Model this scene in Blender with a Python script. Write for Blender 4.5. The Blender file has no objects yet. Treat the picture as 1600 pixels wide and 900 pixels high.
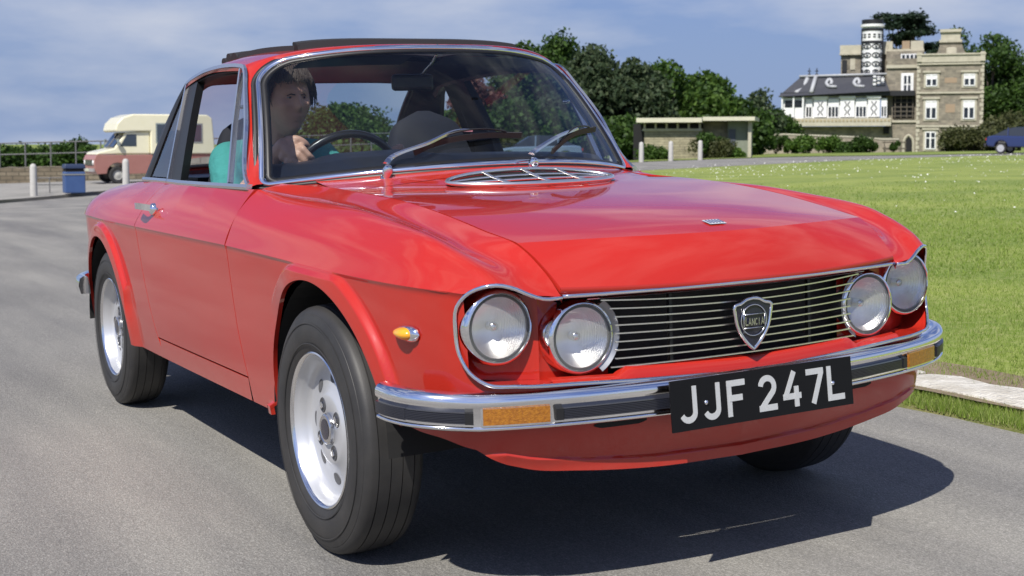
import bpy, bmesh, math, random
import numpy as np
from mathutils import Vector, Matrix
random.seed(7); rng = np.random.default_rng(11)
SC = bpy.context.scene
COL = SC.collection
PI = math.pi
# ------------------------------------------------------------------ camera
YAW = math.radians(29.325); PITCH = math.radians(3.932)
CAM = np.array([-1.97844, -3.12422, 0.99758]); FPX = 2109.44; CY = 370.0
cd = bpy.data.cameras.new('camera'); cam = bpy.data.objects.new('camera', cd); COL.objects.link(cam)
cd.sensor_width = 36.0; cd.lens = 36.0 * FPX / 1600.0; cd.shift_y = -80.0 / 1600.0
cd.clip_start = 0.05; cd.clip_end = 6000
cam.location = CAM; cam.rotation_euler = (PI / 2 - PITCH, 0, -YAW)
SC.camera = cam
cd.dof.use_dof = True; cd.dof.focus_distance = 3.75; cd.dof.aperture_fstop = 9.0
FW = np.array([math.sin(YAW) * math.cos(PITCH), math.cos(YAW) * math.cos(PITCH), -math.sin(PITCH)])
RT = np.array([math.cos(YAW), -math.sin(YAW), 0.0]); UP = np.cross(RT, FW)
def at(px, py, depth):
    """world point seen at photo pixel (px, py) at a given depth: used only to set out the far scenery"""
    return CAM + depth * (FW + RT * (px - 800) / FPX - UP * (py - CY) / FPX)
# ------------------------------------------------------------------ light
# the car stands on a slightly cambered road: car frame -> world
CARM = Matrix(((0.9995543, 0.0, -0.0298523), (0.0002582, 0.9999626, 0.0086438), (0.0298511, -0.0086476, 0.9995169)))
sun_dir = (CARM @ Vector((-0.62, -0.50, 1.0))).normalized()      # towards the sun
sd = bpy.data.lights.new('sun', 'SUN'); sd.energy = 5.0; sd.angle = math.radians(0.53); sd.color = (1.0, 0.95, 0.87)
sun = bpy.data.objects.new('sun', sd); COL.objects.link(sun)
sun.rotation_euler = sun_dir.to_track_quat('Z', 'Y').to_euler(); sun.location = (-20, -20, 30)
world = bpy.data.worlds.new('World'); SC.world = world; world.use_nodes = True
def build_sky():
    nt = world.node_tree; N = nt.nodes; L = nt.links; N.clear()
    out = N.new('ShaderNodeOutputWorld'); bg = N.new('ShaderNodeBackground'); bg.inputs[1].default_value = 0.098
    sky = N.new('ShaderNodeTexSky'); sky.sky_type = 'NISHITA'; sky.sun_disc = False
    sky.sun_elevation = math.asin(sun_dir.z); sky.sun_rotation = math.atan2(sun_dir.x, sun_dir.y)
    sky.air_density = 1.0; sky.dust_density = 1.2; sky.ozone_density = 1.6
    tc = N.new('ShaderNodeTexCoord'); mp = N.new('ShaderNodeMapping'); mp.inputs['Scale'].default_value = (1.0, 1.0, 3.6)
    L.new(tc.outputs['Generated'], mp.inputs[0])
    n1 = N.new('ShaderNodeTexNoise'); n1.inputs['Scale'].default_value = 3.4; n1.inputs['Detail'].default_value = 9; n1.inputs['Roughness'].default_value = 0.52
    mp.inputs['Location'].default_value = (0.9, 6.6, 2.2)
    L.new(mp.outputs[0], n1.inputs['Vector'])
    r1 = N.new('ShaderNodeValToRGB'); r1.color_ramp.elements[0].position = 0.44; r1.color_ramp.elements[1].position = 0.68
    r1.color_ramp.elements[0].color = (0.03, 0.03, 0.03, 1); r1.color_ramp.elements[1].color = (0.85, 0.85, 0.85, 1)
    L.new(n1.outputs[0], r1.inputs[0])
    hsv = N.new('ShaderNodeMixRGB'); hsv.blend_type = 'MULTIPLY'; hsv.inputs[0].default_value = 1.0; hsv.inputs[2].default_value = (0.36, 0.50, 0.90, 1)
    L.new(sky.outputs[0], hsv.inputs[1])
    # bluish air towards the horizon, all the way round
    sz = N.new('ShaderNodeSeparateXYZ'); L.new(tc.outputs['Generated'], sz.inputs[0]); hm = N.new('ShaderNodeMapRange'); hm.inputs[1].default_value = -0.02; hm.inputs[2].default_value = 0.30; hm.inputs[3].default_value = 0.92; hm.inputs[4].default_value = 0.0; hm.interpolation_type = 'SMOOTHSTEP'
    L.new(sz.outputs[2], hm.inputs[0]); m3 = N.new('ShaderNodeMixRGB'); m3.inputs[2].default_value = (2.45, 3.30, 5.3, 1); L.new(hm.outputs[0], m3.inputs[0]); L.new(hsv.outputs[0], m3.inputs[1])
    mx = N.new('ShaderNodeMixRGB'); mx.inputs[2].default_value = (5.6, 5.9, 6.7, 1)
    L.new(r1.outputs[0], mx.inputs[0]); L.new(m3.outputs[0], mx.inputs[1])
    L.new(mx.outputs[0], bg.inputs[0]); L.new(bg.outputs[0], out.inputs[0])
build_sky()
vs = SC.view_settings; vs.view_transform = 'Standard'; vs.look = 'None'; vs.exposure = 0.2; vs.gamma = 1.0; vs.use_curve_mapping = False
SC.cycles.max_bounces = 8; SC.cycles.transparent_max_bounces = 16
SC.cycles.caustics_reflective = False; SC.cycles.caustics_refractive = False

# ------------------------------------------------------------------ materials
MATS = {}
def nodes(name):
    m = bpy.data.materials.new(name); m.use_nodes = True; MATS[name] = m
    nt = m.node_tree; b = nt.nodes.get('Principled BSDF'); return m, nt, b
def mat(name, col, rough=0.6, metal=0.0, coat=0.0, coat_rough=0.03, spec=0.5, noise=None, bump=None, emit=None, sheen=0.0):
    """noise = (scale, amount, second colour) ; bump = (scale, strength, distance)"""
    if name in MATS: return MATS[name]
    m, nt, b = nodes(name); N = nt.nodes; L = nt.links
    b.inputs['Base Color'].default_value = (*col, 1); b.inputs['Roughness'].default_value = rough
    b.inputs['Metallic'].default_value = metal; b.inputs['Coat Weight'].default_value = coat
    b.inputs['Coat Roughness'].default_value = coat_rough; b.inputs['Specular IOR Level'].default_value = spec
    tc = N.new('ShaderNodeTexCoord')
    if noise:
        n = N.new('ShaderNodeTexNoise'); n.inputs['Scale'].default_value = noise[0]; n.inputs['Detail'].default_value = 6; n.inputs['Roughness'].default_value = 0.62
        L.new(tc.outputs['Object'], n.inputs['Vector'])
        r = N.new('ShaderNodeValToRGB'); r.color_ramp.elements[0].position = 0.5 - noise[1]; r.color_ramp.elements[1].position = 0.5 + noise[1]
        r.color_ramp.elements[0].color = (*col, 1); r.color_ramp.elements[1].color = (*noise[2], 1)
        L.new(n.outputs[0], r.inputs[0]); L.new(r.outputs[0], b.inputs['Base Color'])
    if bump:
        n2 = N.new('ShaderNodeTexNoise'); n2.inputs['Scale'].default_value = bump[0]; n2.inputs['Detail'].default_value = 5
        L.new(tc.outputs['Object'], n2.inputs['Vector'])
        bp = N.new('ShaderNodeBump'); bp.inputs['Strength'].default_value = bump[1]; bp.inputs['Distance'].default_value = bump[2]
        L.new(n2.outputs[0], bp.inputs['Height']); L.new(bp.outputs[0], b.inputs['Normal'])
    if emit:
        b.inputs['Emission Color'].default_value = (*emit[:3], 1); b.inputs['Emission Strength'].default_value = emit[3]
    return m
def glass_mat(name, tint, opacity=0.0, rough=0.0, refl=1.0, haze=(0.5, 0.55, 0.6)):
    """thin pane: tinted see-through, mirror reflection by the angle, a little dust"""
    if name in MATS: return MATS[name]
    m, nt, b = nodes(name); N = nt.nodes; L = nt.links; N.remove(b)
    out = [n for n in N if n.type == 'OUTPUT_MATERIAL'][0]
    tr = N.new('ShaderNodeBsdfTransparent'); tr.inputs[0].default_value = (*tint, 1)
    gl = N.new('ShaderNodeBsdfGlossy'); gl.inputs['Roughness'].default_value = rough; gl.inputs[0].default_value = (refl, refl, refl, 1)
    fr = N.new('ShaderNodeFresnel'); ge = N.new('ShaderNodeNewGeometry'); io = N.new('ShaderNodeMapRange'); io.inputs[3].default_value = 1.5; io.inputs[4].default_value = 1 / 1.5; L.new(ge.outputs['Backfacing'], io.inputs[0]); L.new(io.outputs[0], fr.inputs[0])
    df = N.new('ShaderNodeBsdfDiffuse'); df.inputs[0].default_value = (*haze, 1)
    m1 = N.new('ShaderNodeMixShader'); m1.inputs[0].default_value = opacity
    L.new(tr.outputs[0], m1.inputs[1]); L.new(df.outputs[0], m1.inputs[2])
    m2 = N.new('ShaderNodeMixShader'); L.new(fr.outputs[0], m2.inputs[0]); L.new(m1.outputs[0], m2.inputs[1]); L.new(gl.outputs[0], m2.inputs[2])
    L.new(m2.outputs[0], out.inputs[0]); return m

def paint_mat(name, col, dirt=True):
    m, nt, b = nodes(name); N = nt.nodes; L = nt.links
    b.inputs['Roughness'].default_value = 0.42; b.inputs['Coat Weight'].default_value = 1.0; b.inputs['Coat Roughness'].default_value = 0.035
    b.inputs['Coat IOR'].default_value = 1.56; b.inputs['Specular IOR Level'].default_value = 0.08
    tc = N.new('ShaderNodeTexCoord')
    n = N.new('ShaderNodeTexNoise'); n.inputs['Scale'].default_value = 2.3; n.inputs['Detail'].default_value = 7; L.new(tc.outputs['Object'], n.inputs['Vector'])
    r = N.new('ShaderNodeValToRGB'); r.color_ramp.elements[0].position = 0.35; r.color_ramp.elements[1].position = 0.7
    r.color_ramp.elements[0].color = (*col, 1); r.color_ramp.elements[1].color = (col[0] * 0.93, col[1] * 1.15, col[2] * 1.15, 1)
    L.new(n.outputs[0], r.inputs[0])
    # road dust low down on the panels
    sp = N.new('ShaderNodeSeparateXYZ'); L.new(tc.outputs['Object'], sp.inputs[0])
    mr = N.new('ShaderNodeMapRange'); mr.inputs[1].default_value = 0.46; mr.inputs[2].default_value = 0.26; mr.inputs[3].default_value = 0.0; mr.inputs[4].default_value = 0.16
    L.new(sp.outputs[2], mr.inputs[0])
    n2 = N.new('ShaderNodeTexNoise'); n2.inputs['Scale'].default_value = 26; n2.inputs['Detail'].default_value = 8; L.new(tc.outputs['Object'], n2.inputs['Vector'])
    mu = N.new('ShaderNodeMath'); mu.operation = 'MULTIPLY'; L.new(mr.outputs[0], mu.inputs[0]); L.new(n2.outputs[0], mu.inputs[1])
    mx = N.new('ShaderNodeMixRGB'); L.new(mu.outputs[0], mx.inputs[0]); L.new(r.outputs[0], mx.inputs[1]); mx.inputs[2].default_value = (0.23, 0.17, 0.12, 1)
    L.new(mx.outputs[0], b.inputs['Base Color'])
    # very slight waviness of the panels
    n3 = N.new('ShaderNodeTexNoise'); n3.inputs['Scale'].default_value = 3.2; n3.inputs['Detail'].default_value = 1.5; L.new(tc.outputs['Object'], n3.inputs['Vector'])
    bp = N.new('ShaderNodeBump'); bp.inputs['Strength'].default_value = 0.035; bp.inputs['Distance'].default_value = 0.02
    L.new(n3.outputs[0], bp.inputs['Height']); L.new(bp.outputs[0], b.inputs['Coat Normal'])
    return m
M_RED = paint_mat('red_paint', (0.46, 0.021, 0.012))
M_CHROME = mat('chrome', (0.90, 0.90, 0.91), 0.06, 1.0, bump=(9, 0.03, 0.01))
M_CHROME_DULL = mat('dull_chrome', (0.72, 0.72, 0.73), 0.22, 1.0)
M_SATIN = mat('satin_bright_metal', (0.95, 0.93, 0.88), 0.30, 1.0)
M_BLACK = mat('black_plastic', (0.012, 0.012, 0.013), 0.45)
M_RUBBER = mat('rubber', (0.022, 0.022, 0.024), 0.62, noise=(18, 0.3, (0.034, 0.033, 0.032)), bump=(160, 0.12, 0.002))
M_TYRE = mat('tyre_rubber', (0.020, 0.020, 0.021), 0.55, noise=(9, 0.25, (0.042, 0.040, 0.038)), bump=(300, 0.2, 0.001))
M_DARK = mat('dark_void', (0.006, 0.006, 0.007), 0.8)
M_TRIM = mat('dark_interior_vinyl', (0.006, 0.008, 0.016), 0.45, noise=(30, 0.3, (0.009, 0.012, 0.022)), bump=(220, 0.15, 0.001))
M_CLOTH = mat('dark_seat_cloth', (0.006, 0.008, 0.016), 0.85, bump=(260, 0.3, 0.002))
M_ALLOY = mat('silver_alloy', (0.58, 0.59, 0.61), 0.34, 0.5, coat=0.3, noise=(7, 0.3, (0.60, 0.61, 0.63)))
M_ALLOY_LIP = mat('polished_alloy', (0.85, 0.85, 0.86), 0.16, 1.0)
M_AMBER = mat('amber_lens', (0.42, 0.165, 0.010), 0.18, coat=0.8, noise=(150, 0.15, (0.27, 0.09, 0.006)), bump=(320, 0.8, 0.002))
M_GLASS = glass_mat('clear_windscreen_glass', (0.80, 0.85, 0.87), 0.004, refl=0.6)
M_GLASS2 = glass_mat('side_window_glass', (0.74, 0.80, 0.83), 0.008)

# ------------------------------------------------------------------ mesh helpers
def mk(name, V, F, m, parent=None, smooth=True, mats=None, midx=None):
    me = bpy.data.meshes.new(name)
    me.from_pydata([tuple(map(float, v)) for v in V], [], [tuple(int(i) for i in f) for f in F])
    me.validate(); me.update()
    for mm in (mats or [m]): me.materials.append(mm)
    if midx is not None: me.polygons.foreach_set('material_index', np.asarray(midx, dtype=np.int32))
    if smooth: me.polygons.foreach_set('use_smooth', np.ones(len(me.polygons), dtype=bool))
    o = bpy.data.objects.new(name, me); COL.objects.link(o)
    if parent is not None: o.parent = parent
    return o
def smooth_by_angle(o, deg=35):
    me = o.data; bm = bmesh.new(); bm.from_mesh(me); c = math.radians(deg)
    for e in bm.edges:
        if len(e.link_faces) == 2 and e.calc_face_angle(0) > c: e.smooth = False
    for f in bm.faces: f.smooth = True
    bm.to_mesh(me); bm.free(); return o
class MB:
    """collects shapes into one mesh"""
    def __init__(s): s.v = []; s.f = []; s.mi = []; s.cur = 0
    def add(s, V, F):
        k = len(s.v); s.v += [tuple(map(float, p)) for p in V]; s.f += [tuple(int(i) + k for i in f) for f in F]; s.mi += [s.cur] * len(F); return s
    def box(s, lo, hi, rot=None, ctr=None, taper=None):
        x0, y0, z0 = lo; x1, y1, z1 = hi
        V = [(x0, y0, z0), (x1, y0, z0), (x1, y1, z0), (x0, y1, z0), (x0, y0, z1), (x1, y0, z1), (x1, y1, z1), (x0, y1, z1)]
        if taper:
            cx, cy = (x0 + x1) / 2, (y0 + y1) / 2
            V = V[:4] + [(cx + (x - cx) * taper, cy + (y - cy) * taper, z) for x, y, z in V[4:]]
        if rot is not None:
            c = Vector(ctr if ctr is not None else ((x0 + x1) / 2, (y0 + y1) / 2, (z0 + z1) / 2)); V = [tuple(rot @ (Vector(p) - c) + c) for p in V]
        return s.add(V, [(0, 3, 2, 1), (4, 5, 6, 7), (0, 1, 5, 4), (1, 2, 6, 5), (2, 3, 7, 6), (3, 0, 4, 7)])
    def tube(s, P, r, n=8, closed=False, caps=True):
        V, F = tube_vf(P, r, n, closed, caps); return s.add(V, F)
    def grid(s, A, cu=False, cv=False, flip=False):
        V, F = grid_vf(A, cu, cv, flip); return s.add(V, F)
    def prism(s, poly, d0, d1, axis=1):
        """extrude a 2D outline along an axis"""
        n = len(poly)
        def mp(p, d):
            if axis == 1: return (p[0], d, p[1])
            if axis == 0: return (d, p[0], p[1])
            return (p[0], p[1], d)
        V = [mp(p, d0) for p in poly] + [mp(p, d1) for p in poly]
        F = [tuple(range(n))[::-1], tuple(range(n, 2 * n))] + [(i, (i + 1) % n, n + (i + 1) % n, n + i) for i in range(n)]
        return s.add(V, F)
    def build(s, name, m, parent=None, smooth=False, angle=None, mats=None):
        o = mk(name, s.v, s.f, m, parent, smooth, mats, s.mi if mats else None)
        bm = bmesh.new(); bm.from_mesh(o.data); bmesh.ops.recalc_face_normals(bm, faces=bm.faces); bm.to_mesh(o.data); bm.free()
        if angle: smooth_by_angle(o, angle)
        return o
def grid_vf(A, cu=False, cv=False, flip=False):
    A = np.asarray(A, float); n, m = A.shape[:2]; V = A.reshape(-1, 3); F = []
    for i in range(n if cu else n - 1):
        for j in range(m if cv else m - 1):
            a, b, c, d = i * m + j, ((i + 1) % n) * m + j, ((i + 1) % n) * m + (j + 1) % m, i * m + (j + 1) % m
            F.append((a, d, c, b) if flip else (a, b, c, d))
    return V, F
def tube_vf(P, r, n=8, closed=False, caps=True):
    P = np.asarray(P, float); k = len(P); r = np.broadcast_to(np.asarray(r, float), (k,))
    T = np.roll(P, -1, 0) - np.roll(P, 1, 0)
    if not closed: T[0] = P[1] - P[0]; T[-1] = P[-1] - P[-2]
    T /= np.linalg.norm(T, axis=1)[:, None] + 1e-12
    a = np.array([0, 0, 1.0]) if abs(T[0][2]) < 0.9 else np.array([1.0, 0, 0]); u = np.cross(T[0], a); u /= np.linalg.norm(u)
    rings = []
    for i in range(k):
        u = u - T[i] * (u @ T[i]); u /= np.linalg.norm(u) + 1e-12; w = np.cross(T[i], u)
        th = np.arange(n) * 2 * PI / n
        rings.append(P[i] + r[i] * (np.cos(th)[:, None] * u + np.sin(th)[:, None] * w))
    V, F = grid_vf(np.array(rings), closed, True)
    V = list(V)
    if caps and not closed: F += [tuple(range(n))[::-1], tuple(range((k - 1) * n, k * n))]
    return V, F
def sweep(P, prof, up, closed=False, caps=True):
    """sweep a 2D profile (side, up) along P; up = array of up vectors per point (or one)"""
    P = np.asarray(P, float); k = len(P); up = np.broadcast_to(np.asarray(up, float), (k, 3))
    T = np.roll(P, -1, 0) - np.roll(P, 1, 0)
    if not closed: T[0] = P[1] - P[0]; T[-1] = P[-1] - P[-2]
    T /= np.linalg.norm(T, axis=1)[:, None] + 1e-12
    R = []
    for i in range(k):
        u = up[i] - T[i] * (up[i] @ T[i]); u /= np.linalg.norm(u) + 1e-12; w = np.cross(T[i], u)
        R.append([P[i] + a * w + b * u for a, b in prof])
    n = len(prof); V, F = grid_vf(np.array(R), closed, True); F = list(F)
    if caps and not closed: F += [tuple(range(n))[::-1], tuple(range((k - 1) * n, k * n))]
    return V, F
def lathe(prof, n=48, axis='x'):
    """prof: list of (axial, radius)"""
    th = np.arange(n) * 2 * PI / n; A = np.zeros((len(prof), n, 3))
    for i, (a, r) in enumerate(prof):
        c, s_ = r * np.cos(th), r * np.sin(th)
        if axis == 'x': A[i] = np.stack([np.full(n, a), c, s_], 1)
        elif axis == 'y': A[i] = np.stack([s_, np.full(n, a), c], 1)
        else: A[i] = np.stack([c, s_, np.full(n, a)], 1)
    return grid_vf(A, False, True)
def pchip(xs, ys, x):
    xs = np.asarray(xs, float); ys = np.asarray(ys, float); x = np.asarray(x, float)
    h = np.diff(xs); d = np.diff(ys, axis=0) / (h[:, None] if ys.ndim > 1 else h)
    n = len(xs); m = np.zeros_like(ys)
    m[0] = d[0]; m[-1] = d[-1]
    for i in range(1, n - 1):
        w = h[i] / (h[i - 1] + h[i]); m[i] = (1 - w) * d[i] * 1.0 + w * d[i - 1] if False else (h[i] * d[i - 1] + h[i - 1] * d[i]) / (h[i] + h[i - 1])
    k = np.clip(np.searchsorted(xs, x) - 1, 0, n - 2); t = (x - xs[k]) / h[k]
    if ys.ndim > 1: t = t[..., None]; hh = h[k][..., None]
    else: hh = h[k]
    h00 = 2 * t**3 - 3 * t**2 + 1; h10 = t**3 - 2 * t**2 + t; h01 = -2 * t**3 + 3 * t**2; h11 = t**3 - t**2
    return h00 * ys[k] + h10 * hh * m[k] + h01 * ys[k + 1] + h11 * hh * m[k + 1]
def spath(P, n):
    """smooth path through points, n samples, by chord length"""
    P = np.asarray(P, float); s = np.concatenate([[0], np.cumsum(np.linalg.norm(np.diff(P, axis=0), axis=1))])
    return pchip(s, P, np.linspace(0, s[-1], n))
def lpath(P, n):
    P = np.asarray(P, float); s = np.concatenate([[0], np.cumsum(np.linalg.norm(np.diff(P, axis=0), axis=1))]); t = np.linspace(0, s[-1], n)
    return np.stack([np.interp(t, s, P[:, i]) for i in range(P.shape[1])], 1)
def sstep(a, b, x):
    t = np.clip((np.asarray(x, float) - a) / (b - a), 0, 1); return t * t * (3 - 2 * t)
def empty(name, loc=(0, 0, 0), rz=0.0):
    o = bpy.data.objects.new(name, None); COL.objects.link(o); o.location = loc; o.rotation_euler = (0, 0, rz); o.empty_display_size = 0.3; return o
def tag(o, label=None, cat=None, group=None, kind=None):
    if label: o['label'] = label
    if cat: o['category'] = cat
    if group: o['group'] = group
    if kind: o['kind'] = kind
    return o
def copy_tree(o, parent=None):
    c = o.copy(); COL.objects.link(c); c.parent = parent
    for ch in list(o.children): copy_tree(ch, c)
    return c
def inst(o, parent, mtx=None):
    """another object on the same mesh"""
    c = o.copy(); COL.objects.link(c); c.parent = parent
    if mtx is not None: c.matrix_basis = mtx
    return c
# ================================================================== the red coupe
car = empty('coupe_car'); car.matrix_world = CARM.to_4x4()
tag(car, 'red two-door coupe with round twin headlamps driving towards the camera on the grey road', 'car')
# plan outline at the waist crease, rear centre -> front centre (|x|, y)
PL = spath([(0, 3.16), (.3, 3.15), (.52, 3.11), (.63, 3.03), (.69, 2.92), (.735, 2.75), (.757, 2.5), (.770, 2.2), (.777, 1.7), (.778, 1.0), (.776, .5),
            (.772, .1), (.760, -.2), (.740, -.4), (.716, -.53), (.686, -.612), (.645, -.655), (.57, -.69), (.45, -.714), (.25, -.736), (0, -.748)], 900)
PU = np.concatenate([[0], np.cumsum(np.linalg.norm(np.diff(PL, axis=0), axis=1))])
PT = np.gradient(PL, axis=0); PT /= np.linalg.norm(PT, axis=1)[:, None]; PN = np.stack([-PT[:, 1], PT[:, 0]], 1)   # outward
def u_y(y): return np.interp(-np.asarray(y, float), -PL[:, 1], PU)
KX = np.argmax(PL[:, 1] < .9)
def u_x(x): return np.interp(-np.asarray(x, float), -PL[KX:, 0], PU[KX:])
def plan(u): return np.interp(u, PU, PL[:, 0]), np.interp(u, PU, PL[:, 1]), np.interp(u, PU, PN[:, 0]), np.interp(u, PU, PN[:, 1])
def zcrease(y): return np.interp(y, [-.63, -.595, -.5, -.3, .2, .7, 1.7, 2.6, 3.16], [.699, .704, .706, .711, .726, .736, .743, .748, .745])
UT = float(u_y(-.629))
ARCH = [(0.0, .31, .377), (2.33, .305, .372)]
def side_surf(u, z, s):
    """lower body side: u along the plan, z height -> 3D point"""
    x, y, nx, ny = plan(u); u = np.asarray(u, float); z = np.asarray(z, float)
    t = np.clip(zcrease(y) - z, 0, 1)
    d = .0045 * sstep(0, .009, t) + .022 * (t / .45) + .016 * (t / .45) ** 3
    fr = sstep(UT - .02, UT + .12, u)
    dv = .004 + .012 * sstep(.48, .40, z) + .035 * sstep(.41, .30, z) - .007 * sstep(.030, .022, z - np.interp(u, [float(u_x(.60)), float(u_x(.55)), float(u_x(.42)), float(u_x(.25)), float(u_x(0))], [.326, .312, .295, .281, .276]))
    d = d * (1 - fr) + dv * fr
    for yc, zc, R in ARCH:
        r = np.hypot(y - yc, z - zc); ang = np.arctan2(z - zc, -(y - yc))
        fl = sstep(R + .058, R + .040, r) * .016 + .004 * sstep(R + .05, R, r)
        fl = fl * sstep(-.12, .28, np.where(ang < -1.6, 3, ang)) * sstep(2.5, 1.8, ang) if yc < 1 else fl
        fl = fl * np.clip((zcrease(y) - z) / .018, 0, 1)
        d = d - fl * (1 - fr) * 1.15
    return np.stack([s * (x - d * nx), y - d * ny, z], -1)
def band(cols, rows, s, wfun=None):
    """cols: list of ((uT,zT),(uB,zB)) -> surface grid rows x cols"""
    T = np.array([c[0] for c in cols], float); B = np.array([c[1] for c in cols], float)
    v = np.linspace(0, 1, rows); v = v ** 1.0
    U = B[None, :, 0] + (T - B)[None, :, 0] * v[:, None]; Z = B[None, :, 1] + (T - B)[None, :, 1] * v[:, None]
    if wfun is not None: U = U + wfun(U, Z, v)
    return side_surf(U, Z, s)
def with_lip(G, depth=.012, edges='ltrb', s=1):
    """fold the panel edges inwards a little so that the gaps have depth"""
    c = np.array([0.0, 1.2, .5]);
    def inw(P):
        d = np.zeros_like(P); d[..., 0] = -np.sign(P[..., 0] + 1e-9) * depth; return P + d
    if 'b' in edges: G = np.concatenate([inw(G[:1]), G], 0)
    if 't' in edges: G = np.concatenate([G, inw(G[-1:])], 0)
    if 'l' in edges: G = np.concatenate([inw(G[:, :1]), G], 1)
    if 'r' in edges: G = np.concatenate([G, inw(G[:, -1:])], 1)
    return G
# upper side keylines: nine stations from nose to door
ST = 9
K_crease_y = np.array([-.612, -.60, -.51, -.40, -.20, 0, .25, .47, .66])
K_cr = np.stack([np.interp(-K_crease_y, -PL[:, 1], PL[:, 0]), K_crease_y, zcrease(K_crease_y)], 1); K_crease_y[1] = -.585; K_cr[1] = (float(np.interp(.585, -PL[:, 1], PL[:, 0])), -.585, .702); K_cr[0] = (.671, -.6305, .699)
K_mid = np.array([(.648, -.652, .7115), (.662, -.602, .729), (.686, -.51, .751), (.704, -.40, .769), (.718, -.2, .787), (.727, 0, .799), (.734, .25, .809), (.738, .47, .816), (.740, .655, .822)])
K_crown = np.array([(.612, -.674, .7165), (.627, -.615, .752), (.645, -.51, .788), (.655, -.40, .814), (.656, -.2, .837), (.656, 0, .855), (.661, .25, .865), (.668, .47, .873), (.682, .655, .884)])
K_val = np.array([(.552, -.6995, .6945), (.556, -.62, .741), (.574, -.5, .776), (.585, -.4, .798), (.590, -.2, .828), (.592, 0, .848), (.594, .25, .862), (.602, .47, .872), (.655, .66, .893)])
K_gap = np.array([(.481, -.713, .685), (.491, -.655, .738), (.504, -.565, .789), (.515, -.44, .812), (.520, -.25, .843), (.522, -.03, .868), (.523, .25, .884), (.523, .46, .894), (.600, .655, .905)])
KEYS = np.stack([K_cr, K_mid, K_crown, K_val, K_gap], 1)        # [station, key, xyz]
def fender_top(s, nu=90, nv=44):
    st = np.linspace(0, 1, ST); u = np.linspace(0, 1, nu); A = pchip(st, KEYS.reshape(ST, -1), u).reshape(nu, 5, 3)
    # the crease follows the plan exactly
    A[:, 0, 0] = np.where(A[:, 0, 1] > -.58, np.interp(-A[:, 0, 1], -PL[:, 1], PL[:, 0]), A[:, 0, 0])
    v = np.linspace(0, 1, nv); vv = np.array([0, .25, .5, .75, 1.0]); out = np.zeros((nu, nv, 3))
    for i in range(nu): out[i] = pchip(vv, A[i], v)
    out[..., 0] *= s; return out
def ygapF(z): return np.interp(z, [.28, .355, .5, .735], [.59, .600, .635, .663])
def ygapR(z): return 1.50 + .228 * np.clip((z - .285) / .458, 0, 1) ** .45
ZS = .285
def shear(gf, zB, zT, ncol, side):
    """bend the first/last columns of a band on to a curved shut line"""
    def f(U, Z, v):
        yv = gf(Z); lin = gf(np.array(zB)) + (gf(np.array(zT)) - gf(np.array(zB))) * v[:, None]
        n = U.shape[1]; w = np.zeros(n); ramp = np.linspace(1, 0, ncol)
        if side == 0: w[:ncol] = ramp
        else: w[-ncol:] = ramp[::-1]
        return -(yv - lin) * w[None, :]
    return f
def fender_lower(s):
    cols = []
    y0T, y0B = float(ygapF(.735)), float(ygapF(ZS))
    for k in np.linspace(0, 1, 14)[:-1]:
        yT = y0T + (.376 - y0T) * k; yB = y0B + (.376 - y0B) * k; cols.append(((u_y(yT), zcrease(yT)), (u_y(yB), ZS)))
    yc, zc, R = ARCH[0]; th0 = math.asin((ZS - zc) / R); th1 = PI - math.radians(19)
    for th in np.linspace(th0, th1, 90):
        yB, zB = yc + R * math.cos(th), zc + R * math.sin(th); cols.append(((u_y(yB), zcrease(yB)), (u_y(yB), zB)))
    yE = yc + R * math.cos(th1); zE = zc + R * math.sin(th1)
    Bp = spath([(u_y(yE), zE), (u_y(-.385), .398), (u_y(-.45), .385), (u_y(-.55), .378), (u_x(.665), .362)], 30)[1:]
    Tp = np.linspace(yE, -.629, 30)[1:]
    for t, b in zip(Tp, Bp): cols.append(((u_y(t), zcrease(t)), tuple(b)))
    O = spath([(UT, .699), (u_y(-.618), .672), (u_y(-.614), .62), (u_y(-.619), .572), (u_y(-.638), .530), (u_y(-.660), .509), (UT + .075, .503)], 30)[1:]
    Bq = spath([(u_x(.665), .362), (u_x(.635), .342), (u_x(.60), .326)], 30)[1:]
    for t, b in zip(O, Bq): cols.append((tuple(t), tuple(b)))
    return cols
def valance_cols():
    a = [(UT + .075, .503), (u_x(.5), .497), (u_x(.37), .491), (u_x(.2), .484), (u_x(0), .480)]
    b = [(u_x(.60), .326), (u_x(.55), .312), (u_x(.42), .295), (u_x(.25), .281), (u_x(0), .276)]
    A = spath(a, 46); B = spath(b, 46); return [(tuple(p), tuple(q)) for p, q in zip(A, B)]
def panel(name, grids, s, parent=car, m=M_RED):
    b = MB()
    for G in grids: b.grid(G)
    return b.build(name, m, parent, smooth=True, angle=38)
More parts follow.
